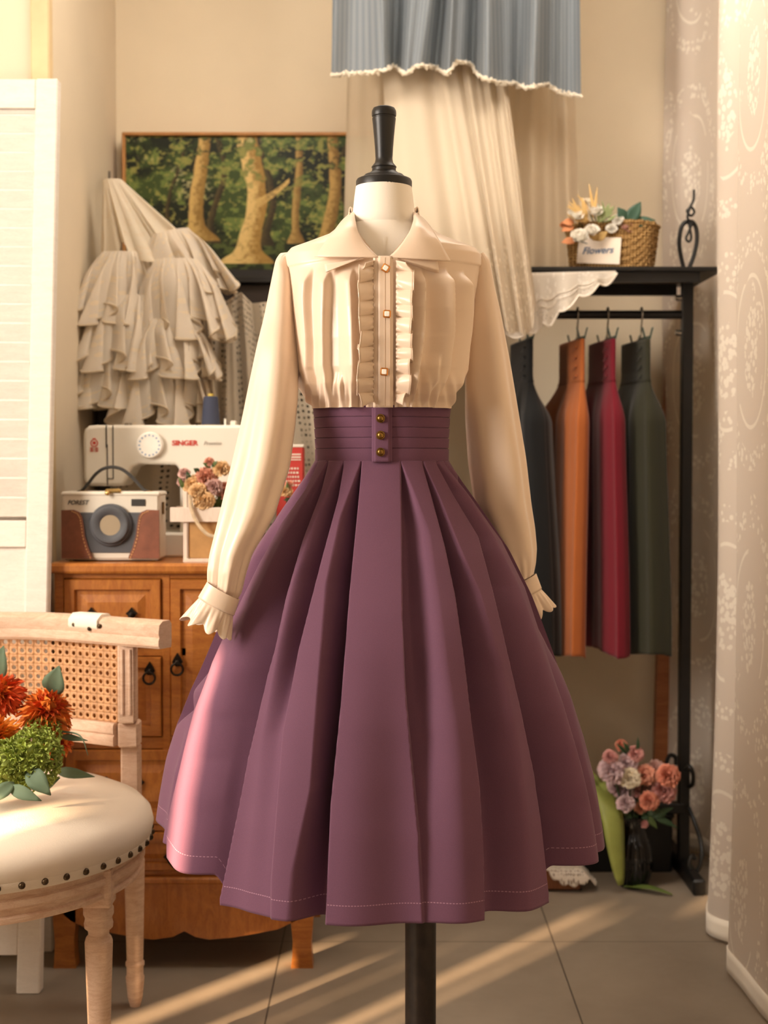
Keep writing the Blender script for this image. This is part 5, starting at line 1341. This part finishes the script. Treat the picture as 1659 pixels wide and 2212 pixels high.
# back
bp = catmull([(-1.238, 3.0), (-1.147, 3.05), (-1.06, 3.10), (-.95, 3.155), (-.85, 3.17), (-.75, 3.155), (-.64, 3.10), (-.553, 3.05), (-.462, 3.0)], 90)
for x_ in (-.553, -1.147):
    MB().box(x_ - .020, x_ + .020, 3.07, 3.11, .395, .585, .004).build('back_post', M_ash, ch)
    MB().box(x_ - .022, x_ + .022, 3.05, 3.10, .585, .640, .004).build('back_post', M_ash, ch)
    p_ = MB().box(x_ - .019, x_ + .019, 3.035, 3.075, .640, .812, .004).build('back_post', M_ash, ch)
    f_ = MB()
    for q in (-.008, .008): f_.tube([(x_ + q, 3.0345, .66), (x_ + q, 3.0345, .80)], .0035, 8)
    f_.build('bead', M_ash, p_)
def sweep(path, prof, name, mat, ang=40, parent=ch):
    """prof: (out, z) swept along the plan curve"""
    G = []
    for i, p in enumerate(path):
        t = path[min(i + 1, len(path) - 1)] - path[max(i - 1, 0)]; t = t / np.linalg.norm(t); nr = np.array([t[1], -t[0]])
        G.append([(p[0] + nr[0] * o, p[1] + nr[1] * o, z) for o, z in prof])
    m = MB().grid(np.array(G), cv=True); k = len(prof); L = len(path)
    m.f.append(tuple(range(k))); m.f.append(tuple((L - 1) * k + i for i in range(k)))
    return m.build(name, mat, parent, ang=ang)
sweep(bp, [(-.018, .808), (.020, .808), (.025, .814), (.025, .826), (.022, .832), (.025, .840), (.022, .858), (.010, .866), (-.014, .866), (-.020, .858), (-.020, .815)], 'top_rail', M_ashh, 35)
inner = np.array([p for p in bp if -1.12 < p[0] < -.575])
sweep(inner, [(-.012, .588), (.016, .588), (.018, .592), (.018, .608), (.014, .612), (.018, .616), (.018, .632), (.014, .638), (-.012, .638)], 'lower_rail', M_ashh, 35)
# cane: a sheet pierced by rows of eight-sided holes
L = arc(inner); tot = L[-1]; nc = int(tot / .0185); nr_ = 9; z0_, z1_ = .638, .810; hz_ = (z1_ - z0_) / nr_; hu = tot / nc
def cp_(u, z, o=.004):
    x = np.interp(u, L, inner[:, 0]); y = np.interp(u, L, inner[:, 1]); return (float(x), float(y) - o, z)
m = MB()
for i in range(nc):
    for j in range(nr_):
        uc, zc_ = (i + .5) * hu, z0_ + (j + .5) * hz_; o_, in_ = [], []
        for k in range(8):
            a = PI / 8 + k * PI / 4; ca, sa = math.cos(a), math.sin(a); s_ = 1 / max(abs(ca), abs(sa))
            o_.append(cp_(uc + ca * s_ * hu / 2, zc_ + sa * s_ * hz_ / 2)); in_.append(cp_(uc + ca * .0050, zc_ + sa * .0050))
        cr_ = [cp_(uc + a * hu / 2, zc_ + b * hz_ / 2) for a, b in ((1, 1), (-1, 1), (-1, -1), (1, -1))]
        m.add(o_ + in_ + cr_, [(k, (k + 1) % 8, 8 + (k + 1) % 8, 8 + k) for k in range(8)] + [(0, 16, 1), (2, 17, 3), (4, 18, 5), (6, 19, 7)])
m.build('cane_panel', M_can, ch, ang=30, solid=.0022)
# pad on the top rail with three nails
pd = np.array([p for p in bp if -.682 < p[0] < -.598])
pad = sweep(pd, [(.023, .838), (.029, .846), (.028, .860), (.014, .872), (-.012, .872), (-.022, .862), (-.022, .842)], 'rail_pad', m_plain('ivory_pad', 'efe4d2', .85, .03), 60)
for f, dz in ((.06, .0), (.5, -.007), (.94, .0)):
    p = pd[int(f * (len(pd) - 1))]; MB().ball((p[0], p[1] - .029, .848 + dz), .0055, 10).build('nailhead', M_nail, pad)

# ---------- bouquet on the seat ----------
M_or1 = m_plain('orange_petals', 'ec7f28', .7, .25, 30); M_or2 = m_plain('deep_orange_petals', 'dc5618', .7, .25, 30); M_or3 = m_plain('amber_petals', 'ee8c22', .7, .2, 30)
M_sed = m_plain('fresh_green_buds', 'a2b052', .6, .3, 60); M_gl = m_plain('grey_green_leaf', '5f7358', .7, .12, 20)
bq = thing('bouquet', 'bouquet of orange chrysanthemums and green buds lying on the chair seat', 'bouquet', P(20, 1690, 2.82))
def mum(px_, py_, r_, Y, m1, m2, up):
    c = P(px_, py_, Y); R_ = 1.3 * r_ * Y / F
    o = MB(); petals(o, c, R_, up, layers=7, n=22, frill=.05, width=.30, e0=-12, e1=62, seed=int(px_ + py_), curl=.55, point=True, pw=.75); f = o.build('flower_head', m1, bq, ang=180)
    o = MB(); petals(o, tuple(Vector(c) + Vector(up).normalized() * R_ * .18), R_ * .52, up, layers=4, n=13, frill=.1, width=.34, e0=30, e1=85, seed=int(px_), point=True, pw=.75); o.build('flower_centre', m2, f, ang=180)
mum(4, 1497, 50, 2.80, M_or2, M_or1, (-.1, -.8, .5)); mum(100, 1538, 62, 2.80, M_or1, M_or2, (.35, -.65, .65)); mum(-6, 1590, 46, 2.72, M_or3, M_or1, (-.2, -.85, .3)); mum(128, 1600, 40, 2.85, M_or1, M_or2, (.6, -.5, .2)); mum(-60, 1560, 55, 2.8, M_or1, M_or2, (-.3, -.7, .5))
def buds(px_, py_, r_, Y, n_, seed):
    c = Vector(P(px_, py_, Y)); R_ = r_ * Y / F; rr = random.Random(seed); m = MB()
    for i in range(n_):
        z = 1 - 2 * (i + .5) / n_; a = i * 2.39996; d = Vector((math.sqrt(1 - z * z) * math.cos(a), math.sqrt(1 - z * z) * math.sin(a), z))
        if d.y > .55: continue
        p = c + d * R_ * rr.uniform(.78, .95); petals(m, tuple(p), R_ * .44, tuple(d), layers=3, n=5, frill=0, width=.40, e0=30, e1=68, seed=i, curl=.2, point=True)
    m.ball(tuple(c), R_ * .62, 16); m.build('bud_cluster', M_sed, bq, ang=180)
buds(70, 1640, 60, 2.70, 70, 1); buds(15, 1655, 50, 2.68, 50, 2); buds(92, 1585, 38, 2.78, 40, 3); buds(-45, 1640, 55, 2.7, 40, 5)
for a, b, w_, Y in (((115, 1500), (128, 1438), 26, 2.86), ((122, 1545), (105, 1460), 18, 2.88), ((60, 1660), (110, 1718), 22, 2.66), ((20, 1700), (90, 1730), 15, 2.64), ((120, 1665), (205, 1678), 12, 2.86), ((-5, 1470), (8, 1395), 22, 2.86), ((130, 1590), (190, 1600), 7, 2.82), ((30, 1690), (-20, 1735), 16, 2.64), ((90, 1700), (130, 1680), 14, 2.74)):
    m = MB(); leaf(m, P(*a, Y), P(*b, Y - .02), w_ * Y / F, sag=.12, fold=.25); m.build('leaf', M_gl, bq, ang=60, solid=.0008)
st = MB()
for q in range(5): st.tube([tuple(Vector(P(-20 + 25 * q, 1600, 2.8))), P(-60 + 8 * q, 1690, 2.83), P(-150 + 6 * q, 1715, 2.86)], .003, 6)
st.build('stems', M_leafd, bq)
m = MB(); m.tube(catmull([P(130, 1580, 2.8), P(165, 1585, 2.79), (P(180, 1600, 2.78)), P(190, 1632, 2.78)], 16), [.002 * (1 - i / 17) + .0004 for i in range(16)], 6); m.build('tendril', M_gl, bq)
